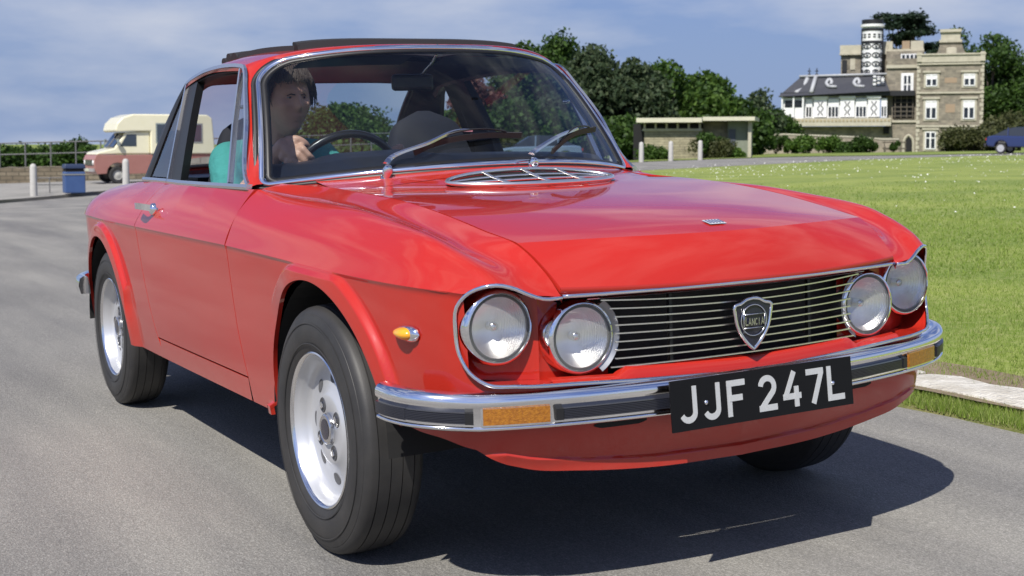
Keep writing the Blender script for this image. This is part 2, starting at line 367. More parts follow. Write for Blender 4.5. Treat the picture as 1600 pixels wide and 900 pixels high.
# belt line for doors and quarters, by u
BELT = [(3.16, 0, 3.06), (3.15, .28, 3.05), (3.11, .45, 3.02), (3.03, .52, 2.96), (2.92, .56, 2.87), (2.75, .585, 2.72), (2.5, .602, 2.5), (2.3, .613, 2.3), (2.1, .622, 2.1), (1.9, .634, 1.9), (1.75, .646, 1.75), (1.6, .664, 1.6), (1.45, .677, 1.45), (1.3, .687, 1.3), (1.0, .689, 1.0), (.655, .682, .655)]
_bu = np.array([u_y(b[0]) for b in BELT]); _bx = np.array([b[1] for b in BELT]); _by = np.array([b[2] for b in BELT])
def zbelt(y): return np.interp(y, [.6, 1.97, 2.3, 2.7, 2.95, 3.06], [.892, .894, .884, .864, .845, .835])
def upper_surf(u, v, s):
    x, y, nx, ny = plan(u); zc = zcrease(y); bx = np.interp(u, _bu, _bx); by = np.interp(u, _bu, _by); zb = zbelt(by)
    cw_ = np.hypot(x - bx, 0 * x); cx, cy, cz = x - .022 * nx - .10 * (cw_ - .09) * nx, y - .022 * ny, zc + .078 + .10 * (cw_ - .09)
    P = []
    for a, c, b in ((x, cx, bx), (y, cy, by), (zc, cz, zb)): P.append((1 - v) ** 2 * a + 2 * v * (1 - v) * c + v * v * b)
    P[0] = P[0] * s; return np.stack(P, -1)
def upper_band(uF, uR, s, nc=60, nr=22):
    """uF(v), uR(v): bounding shut lines"""
    v = np.linspace(0, 1, nr); U = np.array([np.linspace(uF(k), uR(k), nc) for k in v]); return upper_surf(U, v[:, None], s)
GAP = .0028
gRup = lambda v: u_y(np.interp(v, [0, .25, .5, .8, 1], [1.728, 1.712, 1.712, 1.724, 1.735]))
gFup = lambda v: u_y(.663 - .006 * v)
SIDE = {}
for s in (-1, 1):
    # front fender: lower and upper skin
    cols = fender_lower(s); W = shear(ygapF, ZS, .735, 12, 0)
    G1 = with_lip(band(cols, 60, s, W), edges='bl'); G2 = fender_top(s); G2 = with_lip(G2, .0, edges='')
    # fold at the bonnet gap and at the rear edge
    e = G2[:, -1:].copy(); e[..., 2] -= .014; e[..., 0] -= s * .001; G2 = np.concatenate([G2, e], 1)
    e = G2[-1:].copy(); e[..., 2] -= .012; G2 = np.concatenate([G2, e], 0)
    panel('front_fender', [G1, G2], s)
    # door
    uF = lambda z: u_y(ygapF(z) + GAP * 1.6); uR = lambda z: u_y(ygapR(z) - GAP * 1.6)
    nr, nc = 46, 60; zz = np.linspace(0, 1, nr)
    U = np.zeros((nr, nc)); Z = np.zeros((nr, nc))
    for i, k in enumerate(zz):
        zl = .357 + (.739 - .357) * k; U[i] = np.linspace(uF(zl), uR(zl), nc)
        yy = plan(U[i])[1]; Z[i] = .357 + (zcrease(yy) - .357) * k
    rc = .03   # rounded lower rear corner comes from the curved shut line
    D1 = with_lip(side_surf(U, Z, s), edges='blr'); D2 = with_lip(upper_band(lambda v: gFup(v) - GAP * 1.6, lambda v: gRup(v) + GAP * 1.6, s), edges='lr')
    SIDE[s] = panel('door', [D1, D2], s)
    # sill under the door
    cs = [((u_y(y), .3515), (u_y(y), ZS)) for y in np.linspace(.604, 1.575, 30)]
    panel('sill_panel', [with_lip(band(cs, 8, s), .02, edges='tb')], s)
    # rear quarter
    cols = []; yc, zc, R = ARCH[1]; th0 = math.asin((.285 - zc) / R); yA = yc - R * math.cos(th0)
    for k in np.linspace(0, 1, 12)[:-1]:
        yT = 1.728 + (1.96 - 1.728) * k; yB = 1.500 + (yA - 1.500) * k; cols.append(((u_y(yT), zcrease(yT)), (u_y(yB), ZS)))
    for th in np.linspace(PI - th0, th0, 80):
        yB, zB = yc + R * math.cos(th), zc + R * math.sin(th); yT = np.interp(yB, [yA, 2.1], [1.96, 2.1]) if yB < 2.1 else yB
        cols.append(((u_y(yT), zcrease(yT)), (u_y(yB), zB)))
    uu = np.linspace(u_y(cols and 2.33 + R * math.cos(th0)), 0, 40)[1:]
    for u in uu: cols.append(((u, zcrease(plan(u)[1])), (u, np.interp(plan(u)[1], [2.7, 2.9, 3.16], [.285, .33, .36]))))
    W = shear(ygapR, ZS, .743, 11, 0)
    Q1 = with_lip(band(cols, 50, s, W), edges='bl'); Q2 = with_lip(upper_band(gRup, lambda v: 0.0, s, nc=70), edges='l')
    panel('rear_quarter_panel', [Q1, Q2], s)
# front valance across the nose below the bumper
GV = [with_lip(band(valance_cols(), 64, s), .0, edges='') for s in (-1, 1)]
for i, G in enumerate(GV):
    e = G[:1].copy(); e[..., 1] += .03; e[..., 2] += .004; GV[i] = np.concatenate([e, G], 0)
val = panel('front_valance', GV, 1)
for s in (-1, 1):
    G = []
    for x_ in np.linspace(.275, .405, 14):
        hh = .0075 * min(1, .25 + 6 * min((x_ - .275) / .13, (.405 - x_) / .13)); zz_ = np.array([.397 - hh, .397, .397 + hh]); q = side_surf(np.full(3, float(u_x(x_))), zz_, s); q[:, 1] -= .0015; G.append(q)
    b = MB(); b.grid(np.array(G)); b.build('valance_slot', M_DARK, val)

# ---- bonnet
def yws(x): return .36 + .34 * (np.abs(x) / .64) ** 1.6
def zws(x): return .942 - .042 * (x / .64) ** 2
def bonnet_z(x, y):
    x = np.asarray(x, float); y = np.asarray(y, float); a = np.clip((np.abs(x) / .52), 0, 1.3) ** 2
    zc = pchip([-.70, -.676, -.622, -.48, -.25, 0, .15, .36, .7], [.787, .794, .808, .833, .858, .876, .886, .894, .90], y)
    zg = pchip([-.60, -.565, -.44, -.25, -.03, .25, .36, .5, .7], [.783, .790, .812, .843, .868, .884, .886, .889, .90], y)
    amp = .046 - .028 * np.clip(a, 0, 1); t = np.clip((y - (yws(x) - .27)) / .27, 0, 1)
    return zc + (zg - zc) * a + amp * t ** 1.7
XG = K_gap
def xgap(y): return np.interp(y, XG[:8, 1], XG[:8, 0]) - .004
def ybr(x): return yws(x) - .07 - .17 * (x / .52) ** 2
def ycr(x): return -.676 + .111 * (x / .504) ** 2
def bonnet_grids():
    na = 81; a = np.linspace(-1, 1, na); g = []
    # lip, front edge, facet up to the nose crease
    xe = .479 * a; ye = -.760 + .054 * a ** 2 * (0.75 + .25 * a ** 2); ze = .694 + .010 * a ** 2
    xc = .501 * a; yc = ycr(xc); zc = bonnet_z(xc, yc)
    rows = []
    E0 = np.stack([xe, ye, ze], 1); C0 = np.stack([xc, yc, zc], 1)
    for t in np.linspace(0, 1, 14):
        P = E0 * (1 - t) + C0 * t; P[:, 2] += .006 * 4 * t * (1 - t); P[:, 1] -= .006 * 4 * t * (1 - t) * (1 - .35 * np.abs(a)); rows.append(P)
    g.append(np.array(rows))
    L = [E0, E0 + np.array([0, -.0012, -.004]), E0 + np.array([0, 0, -.009]), E0 + np.array([0, .004, -.0175])]
    g.append(np.array(L))
    rows = []
    for t in np.linspace(0, 1, 70):
        yc2 = ycr(xc) * (1 - t) + ybr(.519 * a) * t; xx = a * xgap(yc2[0]) if t > .02 else xc
        xx = a * np.interp(t, [0, .03, 1], [.501, .503, .519]); xx = a * np.where(True, xgap(np.full(na, ycr(.5) * (1 - t) + .36 * t)), 0)
        rows.append(np.stack([xx, yc2, bonnet_z(xx, yc2)], 1))
    rows = np.array(rows); rows[0] = C0
    e = rows[-1:].copy(); e[..., 2] -= .012; rows = np.concatenate([rows, e], 0)
    g.append(rows)
    # side folds
    for j in (0, -1):
        col = np.concatenate([g[0][:, j], rows[:, j]], 0); e = col.copy(); e[:, 2] -= .014; g.append(np.stack([col, e], 1))
    return g
bonnet = panel('bonnet', bonnet_grids(), 1)
# cowl between bonnet and windscreen
na = 61; a = np.linspace(-1, 1, na); rows = []
for t in np.linspace(0, 1, 12):
    x = a * .5195; y = (ybr(x) + .004) * (1 - t) + (yws(x) + .004) * t; rows.append(np.stack([x, y, bonnet_z(x, y) + 0 * x], 1))
for s in (-1, 1): pass
cw = MB(); cw.grid(np.array(rows))
for s in (-1, 1):     # filler between wing, cowl and pillar foot
    FT = fender_top(1); FE = FT[:, -1]; FE = FE[FE[:, 1] > .30]; FE = lpath(FE, 24)
    QQ = [(.512, .30, float(bonnet_z(.512, .30))), (.512, .40, float(bonnet_z(.512, .40))), (.512, .50, float(bonnet_z(.512, .50))), (.512, float(yws(.512)), float(zws(.512)) - .012)] + [(x_, float(yws(x_)) + .004, float(zws(x_)) - .012) for x_ in (.55, .60, .655, .672)]
    QQ = lpath(QQ, 24); FE[-1] = (.672, .70, .893); cw.grid(np.stack([(FE + [.003, 0, -.0035]) * [s, 1, 1], (QQ - [0, 0, .003]) * [s, 1, 1]], 1))
    cw.grid(np.array([[(s * .62, .64, .884), (s * .680, .64, .874)], [(s * .62, .70, .888), (s * .684, .70, .878)], [(s * .62, .78, .890), (s * .684, .78, .880)]]))
    r0 = [];
    for t in np.linspace(0, 1, 14):
        x0 = .5195 + (.60 - .5195) * t; y0 = max(.455, 0) + (.655 - .455) * t
        p = np.array([s * x0, y0, np.interp(t, [0, 1], [.893, .903])]); xw = .5195 + (.655 - .5195) * t; q = np.array([s * xw, float(yws(xw)) + .004, float(zws(xw)) - .010])
        r0.append([p + (q - p) * k for k in np.linspace(0, 1, 5)])
    cw.grid(np.array(r0))
cw.build('cowl_panel', M_RED, car, True, 38)
# louvred chrome vent in front of the windscreen
vent = empty('air_vent'); vent.parent = car
def vent_pt(p, q, lift=.004):
    """p in -1..1 across, q in -1..1 fore-aft inside the lens-shaped outline"""
    x = .268 * p; half = .098 * (1 - abs(p) ** 3.6) ** .60; y = .185 + (yws(x) - .36) * .5 + q * half
    return np.array([x, y, float(bonnet_z(x, y)) + lift + .006])
th = np.linspace(0, 2 * PI, 90, endpoint=False)
ring = np.array([vent_pt(math.copysign(min(1, abs(math.cos(t)) ** .55), math.cos(t)), math.copysign(1, math.sin(t)) if True else 0) for t in th])
ring = np.array([vent_pt(p, 1) for p in np.sin(np.linspace(-PI / 2, PI / 2, 46))] + [vent_pt(p, -1) for p in np.sin(np.linspace(PI / 2, -PI / 2, 46))][1:-1])
b = MB(); b.tube(ring, .0062, 8, True); b.build('vent_frame', M_SATIN, vent, True)
for q in (-.5, -.02, .48):
    pts = np.array([vent_pt(p, q, .001) for p in np.linspace(-.955, .955, 30)]); b = MB(); b.tube(pts, .0038, 6); b.build('vent_bar', M_SATIN, vent, True)
for p in (-.46, 0, .46):
    pts = np.array([vent_pt(p, q, .003) for q in np.linspace(-.98, .98, 12)]); b = MB(); b.tube(pts, .0052, 6); b.build('vent_bar', M_SATIN, vent, True)
b = MB(); b.grid(np.array([[vent_pt(p, q, -.0035) for p in np.linspace(-.975, .975, 40)] for q in np.linspace(.02, .98, 6)])); b.build('vent_opening_shade', M_DARK, vent, True)  # dark plate over the bonnet, the shade inside the vent put into its colour
# small square bonnet badge
bb = MB()
def bn(x, y): return np.array([x, y, float(bonnet_z(x, y)) + .003])
bb.grid(np.array([[bn(-.024 + .048 * i / 4, -.634 + .034 * j / 3) for i in range(5)] for j in range(4)])); bdg = bb.build('bonnet_badge', mat('badge_silver', (.62, .64, .68), .45, .3), bonnet)
bb = MB()
for i in range(5): bb.tube([bn(-.018 + .009 * i, -.629) + [0, 0, .001], bn(-.018 + .009 * i, -.606) + [0, 0, .001]], .0014, 5)
bb.build('badge_lettering', mat('badge_blue', (.10, .12, .22), .4), bdg)
# ---- nose panel with the lamps, framed in chrome
TRIM = np.array([(.481, -.716, .683), (.522, -.708, .683), (.552, -.699, .694), (.580, -.688, .708), (.610, -.674, .716), (.642, -.655, .712), (.664, -.635, .699),
                 (.680, -.617, .672), (.683, -.612, .62), (.679, -.618, .572), (.664, -.638, .531), (.638, -.662, .508), (.58, -.692, .502), (.45, -.720, .497), (.25, -.742, .489), (.08, -.752, .483)])
def yplan(x): return np.interp(np.abs(x), PL[::-1][:, 0][:420], PL[::-1][:, 1][:420])
half = spath(TRIM, 70)
full = np.concatenate([half * [-1, 1, 1], (half * [1, 1, 1])[::-1]], 0)
TP = [(.0042 * math.cos(t), .0052 * math.sin(t)) for t in np.linspace(0, 2 * PI, 10, endpoint=False)]
nose = empty('nose_panel'); nose.parent = car
b = MB(); b.tube(full, .0044, 8); b.build('chrome_surround', M_CHROME, nose, True)
a = np.linspace(-1, 1, 50); top = np.stack([.477 * a, -.757 + .046 * a ** 2, .684 + 0 * a + .001 * a ** 2], 1)
b = MB(); b.tube(top, .0046, 8); b.build('grille_top_strip', M_CHROME, nose, True)
# reveal folded in from the surround, then the panel itself
b = MB()
inner = full.copy(); inner[:, 1] += .088; inner[:, 0] *= .985
b.grid(np.stack([full, (full * .5 + inner * .5), inner], 1))
def fy(x): return yplan(x) + .068 + .014 * sstep(.47, .55, x)
upx = np.array([.481, .522, .552, .580, .610, .642, .668, .678]); upz = np.array([.683, .683, .694, .708, .715, .711, .697, .675])
lox = np.array([0, .25, .45, .58, .638, .668, .678]); loz = np.array([.483, .489, .497, .502, .509, .532, .572])
for s in (-1, 1):
    xs = np.concatenate([np.linspace(.335, .668, 40), [.674, .678]]); G = []
    for x in xs:
        zt = np.interp(x, upx, upz) if x > .481 else np.interp(x, [.335, .44, .481], [.655, .655, .680]); zb = np.interp(x, lox, loz)
        G.append([(s * x, fy(x) - (.004 if .497 < x < .503 else 0), z) for z in np.linspace(zb, zt, 26)])
    G = np.array(G); V_, F_ = grid_vf(G); ctr = lambda f: np.mean(V_[list(f)], 0)
    F_ = [f for f in F_ if not any(math.hypot(abs(ctr(f)[0]) - cx_, ctr(f)[2] - cz_) < .069 for cx_, cz_ in ((.591, .621), (.414, .588)))]; b.add(V_, F_)
xs = np.linspace(-.50, .50, 40); G = [[(x, yplan(x) + .004 + .026 * t, np.interp(abs(x), lox, loz) + (.026 if abs(x) < .325 else .007) * min(1, t * 4) * .9 + .004 * t) for t in np.linspace(0, 1, 6)] for x in xs]; b.grid(np.array(G))
b.build('lamp_panel', M_RED, nose, True, 38)
# ---- grille
gr = empty('grille'); gr.parent = car
b = MB(); xs = np.linspace(-.475, .475, 30)
b.grid(np.array([[(x, yplan(x) + .088, z) for z in (.505, .60, .688)] for x in xs])); b.build('grille_backing', M_DARK, gr, True)
def yg(x): return -.727 + .030 * (x / .36) ** 2
nb = 9
for i in range(nb):
    z0 = .518 + i * (.655 - .518) / (nb - 1); xs = np.linspace(-.340, .340, 24) if i else np.linspace(-.352, .352, 24)
    if i >= nb - 2: xs = np.linspace(-.352 - .02 * (i - nb + 2), .352 + .02 * (i - nb + 2), 24)
    P = np.stack([xs, yg(xs), z0 + .0 * xs + .012 * (xs / .36) ** 2 * (i / nb)], 1); V, F = sweep(P, [(-.003, -.0013), (.003, -.0013), (.003, .0013), (-.003, .0013)], (0, 0, 1))
    bb = MB(); bb.add(V, F); bb.build('grille_bar', M_SATIN, gr)
b = MB(); xs = np.linspace(-.40, .40, 24); b.tube(np.stack([xs, yg(xs) + .004, .671 + 0 * xs], 1), .002, 5); b.build('grille_bar', M_CHROME_DULL, gr)
for s in (-1, 1):    # curved chrome end plates beside the inner lamps
    G = []
    for t in np.linspace(-1.05, .95, 16):
        cx, cz = .414, .590
        G.append([(s * (cx - r * math.cos(t)), -.679 - .012 * (r - .076) / .016, cz + r * math.sin(t)) for r in (.076, .085, .092)])
    bb = MB(); bb.grid(np.array(G)); bb.build('grille_end', mat('grille_end_grey', (.30, .31, .33), .35, .8), gr, True)
for x in (-.2, .2):
    bb = MB(); bb.box((x - .004, -.714, .515), (x + .004, -.704, .668)); bb.build('grille_upright', M_BLACK, gr)
# ---- shield badge with flag lettering
def glyph_ribbon(strokes, w, place, thick=.0015):
    """strokes: list of polylines in letter units; place(u, v) -> 3D point ; returns (V, F)"""
    V = []; F = []
    for k_, st in enumerate(strokes):
        thick = thick + .0003 * k_
        P = np.array(st, float); n = len(P); T = np.zeros_like(P)
        T[1:-1] = P[2:] - P[:-2]; T[0] = P[1] - P[0]; T[-1] = P[-1] - P[-2]; T /= np.linalg.norm(T, axis=1)[:, None]
        k = len(V)
        for i in range(n):
            nrm = np.array([-T[i][1], T[i][0]]); sc = 1.0
            if 0 < i < n - 1:
                d = P[i] - P[i - 1]; d /= np.linalg.norm(d); sc = 1 / max(.5, abs(nrm @ np.array([-d[1], d[0]])))
            for sg in (1, -1):
                q = P[i] + nrm * w / 2 * sg * sc
                V.append(place(q[0], q[1], 0)); V.append(place(q[0], q[1], thick))
        for i in range(n - 1):
            a0 = k + 4 * i; b0 = a0 + 4
            F += [(a0 + 1, b0 + 1, b0 + 3, a0 + 3), (a0, a0 + 1, b0 + 1, b0), (a0 + 2, b0 + 2, b0 + 3, a0 + 3)]
        F += [(k, k + 1, k + 3, k + 2), (k + 4 * n - 4, k + 4 * n - 3, k + 4 * n - 1, k + 4 * n - 2)]
    return V, F
def arc(cx, cy, rx, ry, a0, a1, n=12): return [(cx + rx * math.cos(math.radians(t)), cy + ry * math.sin(math.radians(t))) for t in np.linspace(a0, a1, n)]
# glyphs in a 1 wide x 1.386 high cell measured on stroke centre lines (stroke about .24)
GL = {
 'J': [[(.86, 1.386), (.86, .90), (.86, .44)] + arc(.50, .40, .36, .28, -8, -160, 14)],
 'F': [[(.14, 0), (.14, 1.266)], [(.02, 1.266), (.96, 1.266)], [(.14, .70), (.80, .70)]],
 '2': [[*arc(.5, .93, .36, .34, 172, -38, 16), (.50, .46), (.16, .13)], [(.03, .12), (.98, .12)]],
 '4': [[(.02, .42), (1.0, .42)], [(.14, .40), (.66, 1.386)], [(.74, 0), (.74, .80)]],
 '7': [[(.02, 1.266), (.98, 1.266)], [(.86, 1.20), (.36, 0)]],
 'L': [[(.14, 1.386), (.14, 0)], [(.14, .12), (.96, .12)]],
 'A': [[(.02, 0), (.5, 1.386), (.98, 0)], [(.22, .45), (.78, .45)]], 'N': [[(.12, 0), (.12, 1.386)], [(.12, 1.3), (.88, .08)], [(.88, 0), (.88, 1.386)]],
 'C': [arc(.56, .693, .44, .573, 50, 310, 16)], 'I': [[(.5, 0), (.5, 1.386)]]}
sh = empty('shield_badge'); sh.parent = car
SC0 = np.array([0, -.752, .592])
def shp(u, v, d=0): return (SC0[0] + u * .98, SC0[1] - d, SC0[2] + .001 + v * .86)
sol = [(0, .060), (.018, .057), (.034, .048), (.052, .043), (.051, .015), (.043, -.018), (.027, -.046), (.010, -.066), (0, -.075)]
sol = np.array(sol); outl = np.concatenate([spath(sol, 30), spath(sol[::-1] * [-1, 1], 30)[1:-1]], 0)
b = MB(); b.tube(np.array([shp(*p) for p in outl]), .0042, 8, True); b.build('shield_rim', M_CHROME, sh, True)
b = MB(); b.add([shp(0, 0, .002)] + [shp(p[0] * .96, p[1] * .96, .000) for p in outl], [(0, 1 + i, 1 + (i + 1) % len(outl)) for i in range(len(outl))]); b.build('shield_face', mat('badge_dark_blue', (.012, .013, .03), .25, coat=.5), sh)
b = MB(); b.tube(np.array([shp(.037 * math.cos(t), .002 + .041 * math.sin(t), .003) for t in np.linspace(0, 2 * PI, 30, endpoint=False)]), .0016, 5, True)
for r_ in (-.024, .024): b.tube([shp(.031 if r_ > 0 else .031, r_ * .75, .004), shp(-.030, r_ * .75, .004)], .0013, 5)
b.tube([shp(-.030, -.030, .004), shp(-.030, .034, .004)], .0016, 5); b.tube([shp(.031, -.018, .004), shp(.031, .018, .004)], .0013, 5)
b.build('badge_wheel', M_CHROME_DULL, sh, True)
V = []; F = []; b = MB()
for i, ch in enumerate('LANCIA'):
    w = .0085; h = .0185 if i else .024; x0 = -.0265 + i * .0093 - (.001 if ch == 'I' else 0)
    vv, ff = glyph_ribbon(GL[ch], .20, lambda u, v, d: shp(x0 + u * w * .9, -.011 + v * h / 1.386, .004 + d)); b.add(vv, ff)
b.build('badge_lettering', M_CHROME_DULL, sh)
# ---- headlamps
M_LENS = glass_mat('fluted_lamp_glass', (.95, .96, .95), .16, .03, haze=(.97, .98, .97))
nt = M_LENS.node_tree; tcn = nt.nodes.new('ShaderNodeTexCoord'); wv = nt.nodes.new('ShaderNodeTexWave'); wv.wave_type = 'BANDS'; wv.bands_direction = 'X'; wv.inputs['Scale'].default_value = 80; wv.inputs['Distortion'].default_value = .4
bpn = nt.nodes.new('ShaderNodeBump'); bpn.inputs['Strength'].default_value = .35; bpn.inputs['Distance'].default_value = .003
nt.links.new(tcn.outputs['Object'], wv.inputs[0]); nt.links.new(wv.outputs[0], bpn.inputs['Height'])
for n_ in nt.nodes:
    if n_.type in ('BSDF_GLOSSY', 'BSDF_DIFFUSE', 'FRESNEL'): nt.links.new(bpn.outputs[0], n_.inputs['Normal'])
M_REFL = mat('lamp_reflector', (.98, .98, .97), .30, 1.0, bump=(38, .5, .01))
_nt = M_REFL.node_tree; _tc = _nt.nodes.new('ShaderNodeTexCoord'); _wv = _nt.nodes.new('ShaderNodeTexWave'); _wv.bands_direction = 'X'; _wv.inputs['Scale'].default_value = 105; _bp = _nt.nodes.new('ShaderNodeBump'); _bp.inputs['Strength'].default_value = .4; _bp.inputs['Distance'].default_value = .004
_nt.links.new(_tc.outputs['Object'], _wv.inputs[0]); _nt.links.new(_wv.outputs[0], _bp.inputs['Height']); _nt.links.new(_bp.outputs[0], _nt.nodes['Principled BSDF'].inputs['Normal'])
M_SEAL = mat('lamp_seal', (.10, .105, .10), .5)
def headlamp(x, y, z, R, back):
    h = empty('headlight'); h.parent = car; h.location = (x, y, z); rm = R + .0090
    V, F = lathe([(back, rm + .004), (.018, rm + .004), (.000, rm + .002), (-.006, rm - .002), (-.0065, rm - .006), (-.003, R + .001), (.003, R - .001)], 56, 'y')
    b = MB(); b.add(V, F); b.build('lamp_rim', M_CHROME, h, True, 50)
    V, F = lathe([(-.0035, R + .001), (-.0045, R - .003), (-.002, R - .0055)], 48, 'y'); b = MB(); b.add(V, F); b.build('lamp_seal', M_SEAL, h, True)
    pr = [(-.004 - .011 * (1 - (r / R) ** 2), r) for r in np.linspace(R - .004, 0.0005, 9)]
    V, F = lathe(pr, 48, 'y'); b = MB(); b.add(V, F); b.build('lamp_lens', M_LENS, h, True)
    pr = [(.044 - .044 * (r / R) ** 2, r) for r in np.linspace(R - .002, .0005, 12)]
    V, F = lathe(pr, 48, 'y'); b = MB(); b.add(V, F); rf = b.build('lamp_reflector', M_REFL, h, True)
    V, F = lathe([(.042, .010), (.024, .011), (.018, .009), (.016, .0005)], 20, 'y'); b = MB(); b.add(V, F); b.build('bulb_shield', M_CHROME_DULL, rf, True)
    return h
for s in (-1, 1):
    headlamp(s * .591, -.634, .621, .0710, .040); headlamp(s * .414, -.681, .588, .0710, .038)
# ---- bumper
def bump_path(n=120):
    P = [(-.792, -.452), (-.792, -.50), (-.778, -.556), (-.735, -.612), (-.652, -.660), (-.52, -.706), (-.36, -.738), (-.18, -.756), (0, -.762)]
    P = np.array(P); P = np.concatenate([P, P[:-1][::-1] * [-1, 1]], 0); return spath(P, n)
bp_ = bump_path(); bt = np.gradient(bp_, axis=0); bt /= np.linalg.norm(bt, axis=1)[:, None]; bn_ = np.stack([bt[:, 1], -bt[:, 0]], 1)
def zoff(x): return np.interp(np.abs(x), [0, .5, .66, .79], [-.002, 0, .001, .012])
prof = [(-.034, .474), (-.026, .4870), (-.014, .4900), (-.003, .4885), (.005, .4840), (.0100, .4765), (.0110, .468), (.0100, .4610), (.004, .4560), (.004, .4195), (.0085, .4175), (.0090, .4135), (.004, .4095), (-.012, .411), (-.028, .420)]
G = []
for i in range(len(bp_)):
    tz = zoff(bp_[i][0]); k = 1.0
    G.append([(bp_[i][0] + d * bn_[i][0] * k, bp_[i][1] + d * bn_[i][1] * k, z + tz) for d, z in prof])
bum = empty('front_bumper'); bum.parent = car
V, F = grid_vf(np.array(G), False, True); F = list(F) + [tuple(range(len(prof))), tuple(range(len(V) - len(prof), len(V)))]
b = MB(); b.add(V, F); b.build('bumper_blade', mat('bumper_chrome', (.95, .95, .96), .13, 1.0), bum, True, 60)
def strip(x0, x1, name, m, z0, z1, d0, d1, ribs=0, angle=None):
    xs = bp_[:, 0]; k0 = np.argmin(np.abs(xs - x0)); k1 = np.argmin(np.abs(xs - x1)); k0, k1 = min(k0, k1), max(k0, k1)
    idx = np.linspace(0, 1, 40); P = []; Nn = []
    xx = x0 + (x1 - x0) * idx
    mid = slice(3, len(xs) - 3)
    for x in xx:
        P.append([x, np.interp(x, xs[mid], bp_[mid, 1])]); Nn.append([np.interp(x, xs[mid], bn_[mid, 0]), np.interp(x, xs[mid], bn_[mid, 1])])
    pr = [(d0, z0), (d1, z0 + .002)]
    if ribs:
        for r in range(ribs):
            za = z0 + .003 + (z1 - z0 - .006) * r / ribs; zb = z0 + .003 + (z1 - z0 - .006) * (r + 1) / ribs
            pr += [(d1, za), (d1, (za + zb * 1.6) / 2.6), (d1 - .0022, (za * .4 + zb * 1.6) / 2), (d1 - .0022, zb - .0004)]
    pr += [(d1, z1 - .002), (d0, z1)]
    G = [[(p[0] + d * n[0], p[1] + d * n[1], z + float(zoff(p[0]))) for d, z in pr] for p, n in zip(P, Nn)]
    V, F = grid_vf(np.array(G), False, True); F = list(F) + [tuple(range(len(pr))), tuple(range(len(V) - len(pr), len(V)))]
    b = MB(); b.add(V, F); return b.build(name, m, bum, True, 30)
M_STRIP = mat('bumper_rubber', (.022, .024, .034), .28, coat=.4)
for s in (-1, 1):
    strip(s * .777, s * .672, 'rubber_strip', M_STRIP, .4240, .4505, .003, .0105, 6)
    strip(s * .500, s * .20, 'rubber_strip', M_STRIP, .4240, .4505, .003, .0105, 6)
    for a_, b_ in ((.684, .668), (.504, .488)): strip(s * a_, s * b_, 'strip_end', M_BLACK, .4232, .4515, .003, .0125)
    fr = strip(s * .654, s * .512, 'indicator_frame', M_CHROME, .417, .464, .003, .0075)
    il = strip(s * .650, s * .516, 'indicator_lens', M_AMBER, .4215, .4595, .003, .0115)
    # wrap-around end of the rubber, along the side
    k = [i for i in range(len(bp_)) if bp_[i][1] > -.56 and s * bp_[i][0] > 0]
    pr = [(.003, .4240), (.0100, .4245)] + [q for r in range(7) for q in ((.0110, .4248 + .0035 * r), (.0110, .4270 + .0035 * r), (.0092, .4272 + .0035 * r), (.0092, .4281 + .0035 * r))] + [(.0105, .4498), (.003, .4505)]
    G = [[(bp_[i][0] + d * bn_[i][0], bp_[i][1] + d * bn_[i][1], z + float(zoff(bp_[i][0]))) for d, z in pr] for i in k]
    V, F = grid_vf(np.array(G), False, True); F = list(F) + [tuple(range(len(pr))), tuple(range(len(V) - len(pr), len(V)))]
    b = MB(); b.add(V, F); b.build('rubber_strip', M_STRIP, bum, True, 30)
# ---- number plate
pl = empty('number_plate'); pl.parent = car
PC = np.array([0, -.7875, .4325])
def plp(u, v, d=0): return (PC[0] + u, PC[1] - d + v * .085, PC[2] + v)
b = MB(); V = [plp(u, v, d) for d in (0, .003) for u, v in ((-.26, -.0555), (.26, -.0555), (.26, .0555), (-.26, .0555))]
b.add(V, [(0, 1, 2, 3), (4, 7, 6, 5), (0, 4, 5, 1), (1, 5, 6, 2), (2, 6, 7, 3), (3, 7, 4, 0)]); b.build('plate_backing', mat('plate_black', (.005, .005, .006), .5, spec=.25), pl)
for x0 in (-.165, .165): b = MB(); b.box((x0 - .015, -.786, .44), (x0 + .015, -.745, .455)); b.build('plate_bracket', M_BLACK, pl)
M_CHAR = mat('plate_silver', (.52, .53, .53), .45, .25, noise=(240, .3, (.62, .63, .63)))
for ch, f in (('J', .087), ('J', .210), ('F', .342), ('2', .512), ('4', .647), ('7', .782), ('L', .902)):
    w = .054 if ch != 'J' else .050; x0 = -.26 + .52 * f - w / 2; b = MB()
    V, F = glyph_ribbon(GL[ch], .232, lambda u, v, d: plp(x0 + u * w, -.040 + v * .080 / 1.386, .003 + d), .0012); b.add(V, F); b.build('plate_character', M_CHAR, pl)
for u in (-.166, .200):
    V, F = lathe([(0, .0055), (-.003, .0050), (-.005, .0005)], 14, 'y'); b = MB(); b.add([np.array(plp(u, .0, .003)) + np.array(v) for v in V], F); b.build('plate_screw', M_CHROME, pl, True)
